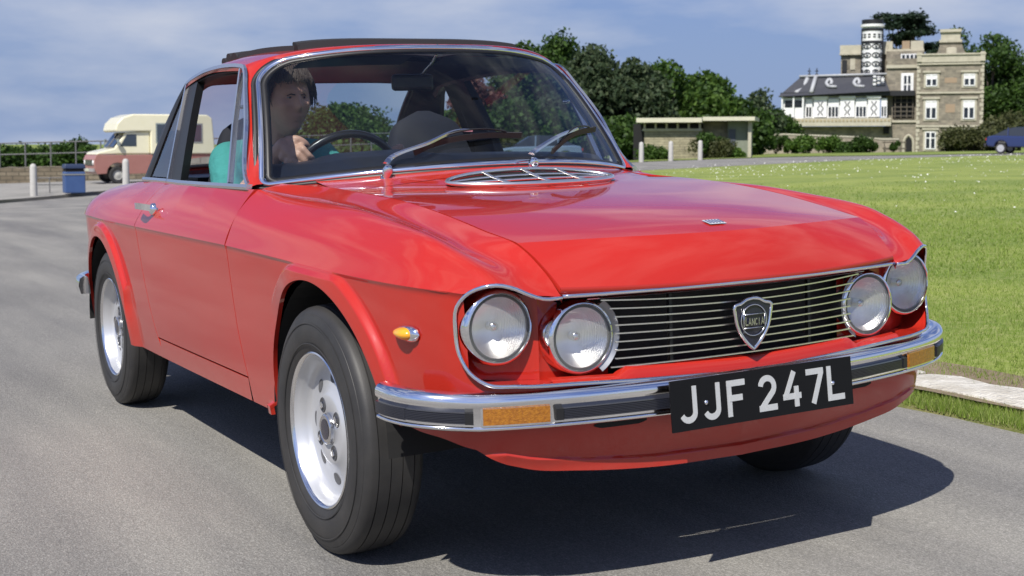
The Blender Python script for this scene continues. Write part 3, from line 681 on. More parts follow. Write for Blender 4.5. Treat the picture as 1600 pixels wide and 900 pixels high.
# ---- teardrop repeater lamps on the front wings
for s in (-1, 1):
    e = empty('wing_indicator'); e.parent = car
    x0, y0, nx, ny = [float(q) for q in plan(u_y(-.452))]; ax = np.array([-s * .17, -.985, .0]); ax /= np.linalg.norm(ax); out = np.array([s * .985, -.17, 0])
    C0 = np.array([s * (x0 - .008), -.456, .602])
    def drop(L, H, D, sh=0):
        G = []
        for t in np.linspace(0, 1, 16):
            w = math.sqrt(max(1e-4, 1 - ((t - .68) / (.68 if t < .68 else .32)) ** 2)) ** (1.5 if t < .68 else 1)
            G.append([C0 + ax * L * (t - .5) + out * D * w * math.sin(q) + np.array([0, 0, 1]) * H * w * math.cos(q) for q in np.linspace(0, PI, 13)])
        return np.array(G)
    b = MB(); b.grid(drop(.098, .0185, .014)); b.build('indicator_base', M_CHROME, e, True)
    b = MB(); b.grid(drop(.084, .0150, .026) - ax * .006); b.build('indicator_lens', mat('yellow_amber_lens', (.85, .38, .015), .15, coat=1), e, True)
# ---- wheels
def make_wheel():
    w = empty('wheel'); w.parent = car
    half = [(-.070, .193), (-.078, .205), (-.0845, .228), (-.086, .250), (-.082, .272), (-.0755, .288), (-.0745, .2885), (-.0735, .293), (-.066, .3035), (-.058, .3075)]
    tr = []; zs = [(-.058, .3075), (-.046, .3095), (-.0457, .3065), (-.0435, .3065), (-.043, .3098), (-.016, .3110), (-.0157, .3075), (-.0137, .3075), (-.0135, .3112)]
    prof = half + zs[1:] + [(-a, r) for a, r in zs[::-1]] + [(-a, r) for a, r in half[::-1][1:]]
    V, F = lathe(prof, 96, 'x'); b = MB(); b.add(V, F); ty = b.build('tyre', M_TYRE, w, True, 35)
    b = MB()
    for r_ in (.2165, .268):
        V, F = lathe([(-.0835 if r_ < .25 else -.0850, r_ - .002), (-.0860 if r_ < .25 else -.0858, r_), (-.0845, r_ + .002)], 96, 'x'); b.add(V, F)
    b.build('sidewall_ring', M_TYRE, ty, True)
    lip = [(-.069, .1965), (-.0745, .1960), (-.0765, .1925), (-.0745, .1885), (-.068, .1855)]
    V, F = lathe(lip, 80, 'x'); b = MB(); b.add(V, F); b.build('rim_lip', M_ALLOY_LIP, w, True, 50)
    disc = [(-.068, .1855), (-.056, .1810), (-.052, .1775), (-.040, .1750), (-.028, .1700), (-.0245, .1640), (-.0245, .1500), (-.0270, .1290), (-.0330, .1060), (-.040, .0930), (-.0440, .0880), (-.046, .0820), (-.046, .0440), (-.044, .0400)]
    V, F = lathe(disc, 80, 'x'); b = MB(); b.add(V, F); rim = b.build('rim', M_ALLOY, w, True, 40)
    V, F = lathe([(-.044, .040), (-.0545, .0385), (-.057, .0350), (-.0555, .0330), (-.0565, .0200), (-.057, .0005)], 40, 'x'); b = MB(); b.add(V, F); cap = b.build('hub_cap', M_CHROME_DULL, w, True, 40)
    V, F = lathe([(-.0567, .026), (-.0572, .014), (-.0573, .0005)], 30, 'x'); b = MB(); b.add(V, F); b.build('cap_emblem', mat('badge_dark_blue', (.012, .013, .03), .25), cap, True)
    for k in range(4):      # bolt pockets: discs laid on the hub, recess shade put into their grey
        b = MB(); t = k * PI / 2 + .55; c = np.array([0, .064 * math.cos(t), .064 * math.sin(t)])
        V, F = lathe([(-.0462, .0195), (-.0482, .0175), (-.0470, .0150), (-.0466, .0005)], 20, 'x'); b.add([c + np.array(v) for v in V], F)
        b.build('bolt_pocket', mat('pocket_shade_grey', (.10, .10, .105), .4, .5), rim, True, 40)
    for k in range(4):
        b = MB(); t = k * PI / 2 + .55; c = np.array([0, .064 * math.cos(t), .064 * math.sin(t)]); V, F = lathe([(-.0465, .0095), (-.0515, .009), (-.053, .0005)], 6, 'x'); b.add([c + np.array(v) for v in V], F)
        b.build('wheel_nut', M_CHROME, rim)
    for k in range(8):      # cooling slots: patches laid on the slope, shade of the openings painted grey
        t0 = k * PI / 4 + .30; G = []
        for q in np.linspace(-.155, .155, 9):
            wd = math.sqrt(max(0.02, 1 - (q / .16) ** 2)); row = []
            for r_ in np.linspace(-1, 1, 5):
                r = .1300 + r_ * .0150 * wd; ax_ = np.interp(r, [.106, .129, .150], [-.0330, -.0270, -.0245]) - .0012; row.append((ax_, r * math.cos(t0 + q), r * math.sin(t0 + q)))
            G.append(row)
        bb = MB(); bb.grid(np.array(G)); bb.build('cooling_slot', mat('slot_shadow_grey', (.10, .10, .105), .6), rim, True)
    V, F = lathe([(.078, .194), (.03, .178), (.012, .170), (.012, .0005)], 40, 'x'); b = MB(); b.add(V, F); b.build('wheel_back', M_DARK, w, True)
    return w
w0 = make_wheel(); w0.location = (-.692, 0, .3105); w0.rotation_euler = (.5, 0, 0)
for (x, y, r, tz) in ((.692, 0, 1.9, PI), (-.664, 2.33, 1.25, 0), (.664, 2.33, .2, PI)):
    w = copy_tree(w0, car); w.location = (x, y, .3105); w.rotation_euler = (r if tz == 0 else -r, 0, tz)
# ---- wheel housings, underside, engine bay
b = MB()
for s in (-1, 1):
    for yc, zc, R in ARCH:
        V, F = lathe([(s * .745, R + .004), (s * .42, R + .004)], 40, 'x'); V = np.array(V) + [0, yc, zc]; V = V[:, [0, 1, 2]]
        keep = [f for f in F if np.mean([V[i][2] for i in f]) > .30]; b.add(V, keep)
        xs = s * .44; th = np.linspace(-.03, PI + .03, 24); P = [(xs, yc, zc)] + [(xs, yc + (R + .003) * math.cos(t), zc + (R + .003) * math.sin(t)) for t in th]; b.add(P, [(0, i, i + 1) for i in range(1, len(P) - 1)])
b.box((-.56, -.58, .36), (.56, -.40, .52)); b.box((-.44, -.50, .27), (.44, 3.0, .33)); b.box((-.70, .42, .27), (.70, 1.90, .34)); b.box((-.43, -.40, .30), (.43, .40, .74))
b.box((-.60, 2.74, .34), (.60, 3.08, .42)); b.box((-.62, .40, .3), (.62, .46, .86)); b.build('underbody', mat('underside_black', (.012, .012, .012), .9), car)
b = MB(); b.tube([(-.15, .5, .22), (-.15, .7, .2), (-.1, 2.2, .2), (-.3, 3.0, .24)], .022, 8); b.build('exhaust_pipe', mat('rusty_pipe', (.08, .06, .05), .7, .5), car, True)
# ---- windscreen, in two parameters a (-1..1 across) and b (0..1 up)
def WS(a, b):
    a = np.asarray(a, float); b = np.asarray(b, float)
    B = np.stack([.644 * a, .36 + .345 * np.abs(a) ** 1.7, .944 - .044 * a ** 2], -1); T = np.stack([.547 * a, .80 + .190 * np.abs(a) ** 2.2, 1.313 - .046 * np.abs(a) ** 3], -1)
    k = (4 * b * (1 - b))[..., None]; P = B * (1 - b[..., None]) + T * b[..., None]; P = P + k * np.array([0, -.018, .014]); return P
def rrect(a0, a1, b0, b1, ra_b, rb_b, ra_t, rb_t, n=12):
    """rounded outline from bottom centre anticlockwise (towards +a)"""
    P = [(x, b0) for x in np.linspace(0, a1 - ra_b, 14)]
    P += [(a1 - ra_b + ra_b * math.sin(t), b0 + rb_b - rb_b * math.cos(t)) for t in np.linspace(0, PI / 2, n)][1:]
    P += [(a1, y) for y in np.linspace(b0 + rb_b, b1 - rb_t, 14)][1:]
    P += [(a1 - ra_t + ra_t * math.cos(t), b1 - rb_t + rb_t * math.sin(t)) for t in np.linspace(0, PI / 2, n + 6)][1:]
    P += [(x, b1) for x in np.linspace(a1 - ra_t, 0, 16)][1:]
    R = np.array(P); L = (R[::-1] * [-1, 1])[1:-1]; return np.concatenate([R, L], 0)
OUTL = rrect(-1, 1, 0, 1, .035, .05, .17, .20)
def ringfill(uv, S, rings=10, c=None, off=0.0):
    uv = np.asarray(uv, float); c = uv.mean(0) if c is None else np.array(c); A = []
    for k in np.linspace(1, .02, rings): q = c + (uv - c) * k; A.append(S(q[:, 0], q[:, 1]))
    return grid_vf(np.array(A), False, True)
ws = empty('windscreen'); ws.parent = car
V, F = ringfill(OUTL * [.992, 1], WS, 14, (0, .5)); b = MB(); b.add(V, F); b.build('windscreen_glass', M_GLASS, ws, True)
tr = WS(OUTL[:, 0], OUTL[:, 1]); nrm = np.array([0, -.66, .75])
V, F = sweep(tr + nrm * .004, [(-.011, -.004), (-.008, .0045), (0, .006), (.008, .0045), (.011, -.004)], nrm, closed=True); b = MB(); b.add(V, F); b.build('windscreen_trim', M_CHROME, ws, True)
V, F = sweep(WS(OUTL[:, 0] * .972, .5 + (OUTL[:, 1] - .5) * .955) - nrm * .002, [(-.010, -.004), (-.010, .005), (.010, .005), (.010, -.004)], nrm, closed=True); b = MB(); b.add(V, F); b.build('windscreen_seal', M_BLACK, ws, True)
V, F = sweep(WS(np.clip(OUTL[:, 0] * 1.02, -1.02, 1.02), .5 + (OUTL[:, 1] - .5) * 1.035) - nrm * .000, [(-.011, -.006), (-.008, .004), (.008, .004), (.011, -.006)], nrm, closed=True); b = MB(); b.add(V, F); b.build('windscreen_seal', M_BLACK, ws, True)
# ---- roof and pillars
def zc_r(v): return pchip([0, .2, .45, .7, .9, 1.0], [1.326, 1.338, 1.346, 1.341, 1.313, 1.288], v)
def zd_r(v): return pchip([0, .25, .43, .75, 1.0], [1.270, 1.279, 1.282, 1.270, 1.252], v)
def yf_r(a): return .818 + .228 * np.abs(a) ** 2.3
def yr_r(a): return 1.98 - .15 * np.abs(a) ** 2.6
def ROOF(a, v):
    a = np.asarray(a, float); v = np.asarray(v, float); xd = pchip([0, .362, .745, 1], [.578, .567, .548, .532], v)
    x = a * xd; y = yf_r(a) * (1 - v) + yr_r(a) * v; z = zd_r(v) + (zc_r(v) - zd_r(v)) * (1 - np.abs(a) ** 4.6); return np.stack([x, y, z], -1)
na, nv = 97, 70; aa = np.sin(np.linspace(-PI / 2, PI / 2, na) ) * .35 + np.linspace(-1, 1, na) * .65; vv = np.linspace(0, 1, nv)
A = ROOF(aa[None, :], vv[:, None] + 0 * aa[None, :]); V, F = grid_vf(A)
HOLE = lambda c: abs(c[0]) < .375 and 1.03 < c[1] < 1.56
F1 = [f for f in F if not HOLE(np.mean(V[list(f)], 0))]
b = MB(); b.add(V, F1)
# scuttle edge over the drip rail
for j, sg in ((0, -1), (-1, 1)):
    col = A[:, j]; e1 = col + [sg * .006, 0, -.004]; e2 = col + [sg * .004, 0, -.014]; b.grid(np.stack([col, e1, e2], 1))
roof = b.build('roof', M_RED, car, True, 40)
Vi = V - np.array([0, 0, .024]); Vi[:, 0] *= .97; b = MB(); b.add(Vi, F1); b.build('headlining', M_TRIM, roof, True)
# frame strips: screen edge -> roof edge / pillar outer edge
i0 = 14 - 1 + 11     # index where the straight side begins
sideN = 13; cornN = 17
inner_pts = tr; red = MB(); pill = MB()
Ap = np.array([(.690, .700, .893), (.676, .745, .93), (.629, .885, 1.095), (.588, 1.0, 1.235), (.578, 1.046, 1.270)])
for s in (-1, 1):
    IN = inner_pts.copy(); IN[:, 0] *= 1
    h = IN[:len(OUTL) // 2 + 1] * [s, 1, 1]
    k1 = i0 + sideN; kc = k1 + cornN
    sidein = h[i0 - 8:k1 + 8]; topin = h[k1 + 7:]
    n1, n2 = 26, 30
    so = spath(Ap * [s, 1, 1], n1); a_ = np.linspace(1, 0, n2); to = ROOF(a_ * 1.0, 0 * a_) * [s, 1, 1]
    si = lpath(sidein, n1); ti = lpath(topin, n2)
    for I, O in ((si, so), (ti, to)):
        I2 = I + np.array([0, .002, .001]); Mx = (I2 + O) / 2 + np.array([s * .003, -.004, .006]); red.grid(np.stack([I2, I2 * .75 + O * .25 + [0, -.002, .004], Mx, O * .75 + I2 * .25 + [s * .002, -.001, .004], O], 1))
    # inside face of the pillar, dark
    pill.grid(np.stack([si + [-s * .012, .02, -.01], so + [-s * .02, .035, -.004]], 1)); pill.grid(np.stack([ti + [0, .012, -.014], to + [0, .04, -.028]], 1)); pill.grid(np.stack([so, so + [-s * .02, .035, -.004]], 1))
red.build('screen_pillar_panel', M_RED, car, True, 40); pill.build('pillar_lining', M_TRIM, car, True)
# ---- side glass: surface by (y, z)
def SG(y, z, s, off=0.0):
    y = np.asarray(y, float); z = np.asarray(z, float); x = .680 - .28 * (z - .895) + .006 * (1 - ((z - 1.08) / .19) ** 2) + off - np.interp(y, [1.2, 1.33, 1.5, 1.61, 1.76, 1.85, 2.0, 2.3], [0, .006, .016, .027, .045, .053, .062, .075])
    return np.stack([s * x, y + 0 * z, z + 0 * y], -1)
def on_glass(P, s, off=0.0): P = np.asarray(P, float); return SG(P[:, 0], P[:, 1], s, off)
OPEN = np.array([(.715, .906), (.75, .93), (.848, 1.092), (.945, 1.205), (.985, 1.250), (1.010, 1.266), (1.060, 1.273), (1.18, 1.280), (1.339, 1.282), (1.50, 1.278), (1.633, 1.270), (1.74, 1.262), (1.81, 1.252), (1.888, 1.214), (2.028, 1.094), (2.111, .972), (2.15, .906)])
for s in (-1, 1):
    sw = empty('side_glazing'); sw.parent = car
    up = np.array([s * .95, 0, .3]); loop = np.concatenate([OPEN, np.stack([np.linspace(2.12, .74, 12), np.full(12, .906)], 1)], 0); pts = on_glass(loop, s, .004)
    # bright drip rail round the top and down the screen pillar
    P = on_glass(spath(OPEN[:13], 60), s, .006); V, F = sweep(P, [(-.006, -.006), (-.006, .004), (.006, .004), (.006, -.006)], up); b = MB(); b.add(V, F); b.build('window_frame', M_CHROME_DULL, sw)
    P = on_glass(np.stack([np.linspace(.70, 1.735, 30), np.full(30, .900)], 1), s, .008); V, F = sweep(P, [(-.0105, -.012), (-.0105, .002), (-.004, .006), (.006, .004), (.0095, -.012)], up); b = MB(); b.add(V, F); b.build('waist_trim', M_CHROME_DULL, sw, True, 30)
    P = on_glass(np.stack([np.linspace(1.742, 2.20, 16), np.full(16, .900)], 1), s, .008); V, F = sweep(P, [(-.0105, -.012), (-.0105, .002), (-.004, .006), (.006, .004), (.0095, -.012)], up); b = MB(); b.add(V, F); b.build('waist_trim', M_CHROME_DULL, sw, True, 30)
    P = on_glass(spath(OPEN[6:14], 40), s, -.010) + np.array([0, 0, -.012]); V, F = sweep(P, [(-.010, -.020), (-.010, .006), (.010, .006), (.010, -.020)], up); b = MB(); b.add(V, F); b.build('window_seal', M_BLACK, sw)
    # quarter light bar
    P = on_glass([(.893, .906), (.96, 1.08), (1.036, 1.262)], s, .002); V, F = sweep(P, [(-.0065, -.008), (-.0065, .008), (.0065, .008), (.0065, -.008)], up); b = MB(); b.add(V, F); qb = b.build('quarter_light_bar', M_CHROME_DULL, sw)
    tri = np.array([(.725, .908), (.848, 1.092), (.985, 1.250), (1.028, 1.256), (.896, .908)]); b = MB(); b.add(on_glass(tri, s, -.001), [tuple(range(5))]); b.build('quarter_light_glass', M_GLASS2, sw)
    b = MB(); b.tube([on_glass([(.985, 1.14)], s, -.01)[0], on_glass([(1.0, 1.14)], s, -.03)[0]], .006, 8); b.build('quarter_light_catch', M_CHROME, qb, True)
    # centre post: bright strip then a broad black post
    P = on_glass([(1.745, .906), (1.758, 1.08), (1.803, 1.246)], s, .004); V, F = sweep(P, [(-.007, -.006), (-.007, .006), (.007, .006), (.007, -.006)], up); b = MB(); b.add(V, F); b.build('post_strip', M_CHROME_DULL, sw)
    G = []
    for t in np.linspace(0, 1, 8):
        f = on_glass([(1.535 + .10 * t ** 1.4, .906 + .345 * t)], s, -.004)[0]; r = on_glass([(1.740 + .058 * t ** 2, .906 + .345 * t)], s, -.002)[0]; G.append([f + [-s * .03, .01, 0], f, r, r + [-s * .03, 0, 0]])
    b = MB(); b.grid(np.array(G)); b.build('centre_post', M_BLACK, sw)
    # rear side window and the black edge behind it
    q = np.array([(1.755, .910), (1.768, 1.08), (1.815, 1.243), (1.862, 1.208), (1.950, 1.08), (2.105, .910)]); b = MB(); b.add(on_glass(q, s, .0), [tuple(range(6))]); b.build('rear_side_glass', M_GLASS2, sw)
    P0 = on_glass(lpath([(1.808, 1.250), (1.860, 1.203), (1.950, 1.078), (2.035, .975), (2.100, .906)], 20), s, .004); P1 = on_glass(lpath([(1.830, 1.253), (1.900, 1.205), (2.028, 1.090), (2.115, .970), (2.185, .902)], 20), s, .008)
    P2 = P1 + np.stack([-s * np.full(20, .045), np.linspace(.03, .07, 20), np.full(20, -.004)], 1); b = MB(); b.grid(np.stack([P0 + [-s * .02, 0, 0], P0, P0 * .5 + P1 * .5 + [s * .003, 0, 0], P1, P2], 1)); b.build('rear_pillar_seal', M_BLACK, sw, True, 45)
    # door glass: wound down on the driver's side (only its top edge shows), up on the other
    if s > 0:
        q = np.array([(.905, .910), (1.046, 1.262), (1.18, 1.274), (1.339, 1.276), (1.50, 1.272), (1.63, 1.262), (1.60, 1.1), (1.54, .910)]); b = MB(); b.add(on_glass(q, s, -.004), [tuple(range(len(q)))]); b.build('door_glass', M_GLASS2, sw)
# ---- rear pillar, rear window, boot
RWT = lambda a: ROOF(a, 1 + 0 * np.asarray(a, float))
def RWB(a): a = np.asarray(a, float); return np.stack([.572 * a, 2.50 - .27 * np.abs(a) ** 2.2, .905 - .008 * a ** 2], -1)
def RW(a, b):
    a = np.asarray(a, float); b = np.asarray(b, float)[..., None]; T = RWT(a * .97); B = RWB(a); return B * (1 - b) + T * b + np.array([0, .03, .03]) * (4 * b * (1 - b))
O2 = rrect(-.86, .86, .06, .93, .05, .08, .10, .14); V, F = ringfill(O2, RW, 10, (0, .5)); rw = empty('rear_window'); rw.parent = car
b = MB(); b.add(V, F); b.build('rear_glass', M_GLASS2, rw, True)
pts = RW(O2[:, 0], O2[:, 1]); V, F = sweep(pts, [(-.010, -.006), (-.010, .008), (.010, .008), (.010, -.006)], (0, .7, .7), closed=True); b = MB(); b.add(V, F); b.build('rear_window_seal', M_BLACK, rw, True)
b = MB(); inn = MB()
h = len(O2)
outr = []
for a_, b_ in O2:
    k = max(abs(a_) / .86, 0); ta = max(abs(a_ / .86), abs((b_ - .495) / .435)); outr.append((a_ / .86 / max(ta, 1e-3) if True else 0, .495 + (b_ - .495) / .435 / max(ta, 1e-3) * .505))
outr = np.array(outr); Oo = RW(outr[:, 0], np.clip(outr[:, 1], 0, 1)); b.grid(np.stack([pts, pts * .5 + Oo * .5, Oo], 1), True)
b.build('rear_pillar_panel', M_RED, car, True, 40)
inn.grid(np.stack([pts - [0, .02, .01], Oo - [0, .04, .01]], 1), True)
# lining of the rear pillars, seen dark through the screen
for s in (-1, 1):
    A0 = on_glass(lpath([(1.872, 1.203), (1.962, 1.078), (2.045, .975), (2.110, .906)], 12), s, -.012); A1 = RW(np.full(12, s * .87), np.linspace(.90, .08, 12)) - np.array([0, .012, .006]); inn.grid(np.stack([A0, A1], 1))
inn.build('rear_lining', M_TRIM, car)
xs = np.linspace(-1, 1, 41); rows = []
_ry = lambda x: np.interp(np.abs(x), [0, .28, .45, .52, .56], [3.06, 3.05, 3.02, 2.96, 2.87])
for t in np.linspace(0, 1, 26):
    ysd = 2.10 + (2.87 - 2.10) * t; w = np.interp(ysd, [2.10, 2.3, 2.5, 2.72, 2.87], [.622, .613, .602, .585, .56]); x = xs * w
    y = ysd + (_ry(xs * .56) - 2.87) * t ** 2; rows.append(np.stack([x, y, zbelt(y) - .002 + .020 * (1 - xs ** 2) * (1 - t ** 5) * sstep(0, .3, t)], 1))
b = MB(); b.grid(np.array(rows)); b.build('boot_lid', M_RED, car, True, 40)
b = MB(); b.box((-.545, 1.70, .895), (.545, 2.28, .907)); b.build('parcel_shelf', M_TRIM, car)
P = [(-.60, 2.99), (-.70, 2.86), (-.765, 2.72), (-.775, 2.60)]
for s in (-1, 1):
    bx_ = MB(); Q = spath(np.array(P) * [-s, 1], 20); V, F = sweep(np.stack([Q[:, 0] + s * .012, Q[:, 1] + .03, np.full(20, .455)], 1), [(-.035, -.035), (-.028, .034), (-.010, .040), (.006, .030), (.012, 0), (.004, -.034)], (0, 0, 1)); bx_.add(V, F)
    bx_.build('rear_bumper', M_CHROME, car, True, 60)
# ---- door handles
for s in (-1, 1):
    hnd = empty('door_handle'); hnd.parent = SIDE[s]
    y0 = 1.585; xo = .757; zo = .808
    b = MB(); b.add(*lathe([(0, .021), (.010, .0205), (.018, .015), (.020, .0005)], 20, 'x')); V = np.array(b.v); V[:, 0] *= s; b.v = [tuple(p) for p in V + [s * (xo - .004), y0 - .07, zo + .002]]; b.build('handle_lock', M_CHROME, hnd, True)
    P = [(s * (xo + .006), y0 - .075, zo + .006), (s * (xo + .032), y0 - .055, zo + .012), (s * (xo + .034), y0 + .03, zo + .012), (s * (xo + .028), y0 + .06, zo + .010)]
    V, F = sweep(spath(P, 14), [(-.006, -.011), (-.006, .011), (.006, .009), (.006, -.011)], (0, 0, 1)); b = MB(); b.add(V, F); b.build('handle_lever', M_CHROME, hnd, True, 40)
# ---- wipers
def wiper(sx, sy, pts, blade):
    w = empty('windscreen_wiper'); w.parent = car
    sz = float(bonnet_z(sx, sy)) ; nrm = np.array([0, -.45, .89])
    V, F = lathe([(0, .019), (.006, .018), (.008, .0135), (.022, .0125), (.024, .015), (.034, .0145), (.042, .010), (.044, .0005)], 20, 'z'); q = Vector((0, 0, 1)).rotation_difference(Vector(nrm)).to_matrix()
    b = MB(); b.add([np.array(q @ Vector(v)) + [sx, sy, sz - .006] for v in V], F); b.build('wiper_spindle', M_CHROME, w, True, 40)
    P = spath(pts, 24); n = len(P); ws_ = np.linspace(.0095, .0045, n); G = []
    T = np.gradient(P, axis=0); T /= np.linalg.norm(T, axis=1)[:, None]
    for i in range(n):
        sd_ = np.cross(T[i], nrm); sd_ /= np.linalg.norm(sd_); upv = np.cross(sd_, T[i]); G.append([P[i] - sd_ * ws_[i], P[i] - sd_ * ws_[i] * .6 + upv * .006, P[i] + sd_ * ws_[i] * .6 + upv * .006, P[i] + sd_ * ws_[i]])
    V, F = grid_vf(np.array(G), False, True); b = MB(); b.add(V, list(F) + [(0, 1, 2, 3), (4 * n - 4, 4 * n - 3, 4 * n - 2, 4 * n - 1)]); b.build('wiper_arm', M_CHROME_DULL, w)
    b = MB(); B = spath(blade, 20); V, F = sweep(B, [(-.004, -.014), (-.0025, .004), (.0025, .004), (.004, -.014)], nrm); b.add(V, F); bl = b.build('wiper_blade', M_RUBBER, w)
    b = MB(); c = (B[0] + B[-1]) / 2; Bh = B[3:17] + nrm * np.array([.006 + .012 * math.sin(PI * i / 13) for i in range(14)])[:, None]; b.tube(Bh, .0028, 6); b.build('blade_bridge', M_BLACK, bl)
def wsp(a, b_, off): return WS(np.array(a), np.array(b_)) + np.array([0, -.66, .75]) * off
wiper(-.355, .452, [(-.355, .450, .955), wsp(-.53, .027, .030), wsp(-.367, .101, .036), wsp(-.18, .197, .026), wsp(-.132, .193, .025)], [wsp(-.417, .086, .020), wsp(-.345, .128, .020), wsp(-.1, .178, .021), wsp(.133, .174, .020)])
wiper(.052, .315, [(.052, .315, .968), wsp(.131, .019, .030), wsp(.342, .123, .034), wsp(.576, .217, .025)], [wsp(.283, .055, .020), wsp(.493, .179, .021), wsp(.82, .276, .020)])
# ---- sunroof: wind deflector at the front, folded hood behind
sr = empty('sunroof'); sr.parent = car
M_HOOD = mat('black_hood_cloth', (.016, .016, .019), .8, bump=(180, .3, .002))
xs = np.linspace(-.405, .40, 30); P = np.stack([xs, 1.015 + .10 * (xs / .4) ** 2 * 0, 1.346 - .014 * (xs / .4) ** 4], 1)
V, F = sweep(P, [(-.03, -.012), (-.024, .012), (-.018, .016), (.012, .010), (.02, -.014)], (0, 0, 1)); b = MB(); b.add(V, F); b.build('wind_deflector', M_HOOD, sr, True, 40)
for k, (yy, hh, dd) in enumerate(((1.60, .022, .034), (1.66, .028, .032), (1.72, .020, .030))):
    xs = np.linspace(-.42, .42, 30); P = np.stack([xs, np.full(30, yy), np.array([float(ROOF(x / .58, min(1, max(0, (yy - .84) / 1.12)))[2]) for x in xs]) - .002], 1)
    V, F = sweep(P, [(dd * math.cos(t), hh * math.sin(t) + .004) for t in np.linspace(-.3, PI + .3, 10)], (0, 0, 1)); b = MB(); b.add(V, F); b.build('folded_hood', M_HOOD, sr, True, 40)
for s in (-1, 1):
    b = MB(); ys = np.linspace(1.0, 1.60, 16); P = np.stack([np.full(16, s * .405), ys, np.array([float(ROOF(.405 / .577, (y - .918) / 1.0)[2]) + .006 for y in ys])], 1); V, F = sweep(P, [(-.012, -.01), (-.010, .008), (.010, .008), (.012, -.01)], (0, 0, 1)); b.add(V, F)
    b.build('sunroof_rail', M_HOOD, sr)
# ---- cabin
cab = MB(); cab.box((-.66, .50, .34), (.66, 2.25, .37))
for s in (-1, 1): cab.box((s * .655 if s < 0 else s * .62, .72, .34), (s * .62 if s < 0 else s * .655, 1.50, .880)); cab.box((s * .60 if s < 0 else s * .57, 1.50, .34), (s * .57 if s < 0 else s * .60, 2.2, .872))
cab.box((-.60, 2.05, .36), (.60, 2.30, .875)); cab.build('cabin_lining', M_TRIM, car)
G = []
for x in np.linspace(-.62, .62, 30):
    y0 = float(yws(x)) + .02; z0 = float(zws(x)) - .030; hump = .018 * sstep(-.05, -.15, x) * sstep(-.47, -.36, x)
    G.append([(x, y0, z0), (x, y0 + .05, z0 + .022), (x, y0 + .13, .968 - .02 * (x / .62) ** 2 + hump * .6), (x, max(.82, y0 + .2), .976 - .02 * (x / .62) ** 2 + hump), (x, .875, .960 - .02 * (x / .62) ** 2 + hump), (x, .895, .915), (x, .88, .74), (x, .80, .62)])
b = MB(); b.grid(np.array(G)); b.build('dashboard', M_TRIM, car, True, 50)
st = empty('steering_wheel'); st.parent = car; st.location = (-.255, 1.03, .872); st.rotation_euler = (math.radians(115), 0, 0)
b = MB(); b.tube([(.193 * math.cos(t), .193 * math.sin(t), 0) for t in np.linspace(0, 2 * PI, 48, endpoint=False)], .0135, 10, True); b.build('wheel_rim', mat('black_wheel_rim', (.014, .013, .013), .28, coat=.4), st, True)
b = MB()
for t in (0, PI, -PI / 2): b.tube([(.04 * math.cos(t), .04 * math.sin(t), .03), (.185 * math.cos(t), .185 * math.sin(t), 0)], .008, 6)
b.build('wheel_spokes', M_CHROME_DULL, st, True); b = MB(); b.add(*lathe([(.20, .03), (.04, .035), (.02, .05), (.012, .035), (.010, .0005)], 24, 'z')); b.build('steering_hub', M_BLACK, st, True)
def seat(x, y):
    s_ = empty('front_seat'); s_.parent = car; s_.location = (x, y, 0)
    def pad(P, Wd, th, up):
        G = []
        for p, w, t in zip(P, Wd, th):
            p = np.array(p); ring = []
            for q in np.linspace(0, 2 * PI, 24, endpoint=False):
                c_, s2 = math.cos(q), math.sin(q); ring.append(p + np.array([w * math.copysign(abs(c_) ** .5, c_), 0, 0]) + np.array(up) * t * math.copysign(abs(s2) ** .7, s2))
            G.append(ring)
        V, F = grid_vf(np.array(G), False, True); return V, list(F) + [tuple(range(24)), tuple(range(len(V) - 24, len(V)))]
    n = 40; t = np.linspace(0, 1, n); P = spath([(0, -.02, .52), (0, .05, .66), (0, .12, .84), (0, .17, 1.00), (0, .20, 1.125)], n)
    wd = .235 * pchip(np.linspace(0, 1, 16), np.array([.9, 1, 1, 1, 1, 1, .99, .97, .94, .89, .82, .74, .68, .62, .50, .12]), t); th = .058 * pchip(np.linspace(0, 1, 16), np.array([.7, 1, 1, 1, 1, 1, 1, 1, 1, .95, .9, .88, .86, .80, .62, .15]), t)
    b = MB(); b.add(*pad(P, wd, th, (0, 1, -.3))); b.build('seat_back', M_CLOTH, s_, True, 50)
    P = spath([(0, -.50, .47), (0, -.3, .49), (0, 0, .46)], 10); b = MB(); b.add(*pad(P, .24 * np.array([.7, .95, 1, 1, 1, 1, 1, 1, 1, .9]), .07 * np.array([.5, .9, 1, 1, 1, 1, 1, 1, 1, .9]), (0, 0, 1))); b.build('seat_cushion', M_CLOTH, s_, True, 50)
seat(.262, 1.28); seat(-.335, 1.46)
b = MB(); b.box((-.56, 1.90, .45), (.56, 2.08, .90)); b.box((-.56, 1.70, .40), (.56, 1.95, .56)); rs = b.build('rear_bench', M_CLOTH, car)
mod = rs.modifiers.new('bevel', 'BEVEL'); mod.width = .04; mod.segments = 3
mi = empty('rear_view_mirror'); mi.parent = car
b = MB(); b.box((-.105, .93, 1.183), (.045, .955, 1.238)); o = b.build('mirror_housing', M_BLACK, mi); mod = o.modifiers.new('bevel', 'BEVEL'); mod.width = .016; mod.segments = 3
b = MB(); b.tube([(.0, .94, 1.23), (.03, .92, 1.27), (.02, .86, 1.297)], .005, 6); b.build('mirror_stem', M_CHROME_DULL, mi, True)
b = MB()
for s in (-1, 1): b.grid(np.array([[(s * (.06 + .36 * i / 6), .875 + .09 * j / 4 + .05 * (i / 6) ** 2, 1.292 - .010 * (i / 6) ** 2 - .022 * j / 4) for j in range(5)] for i in range(7)]))
b.build('sun_visor', M_TRIM, car, True)
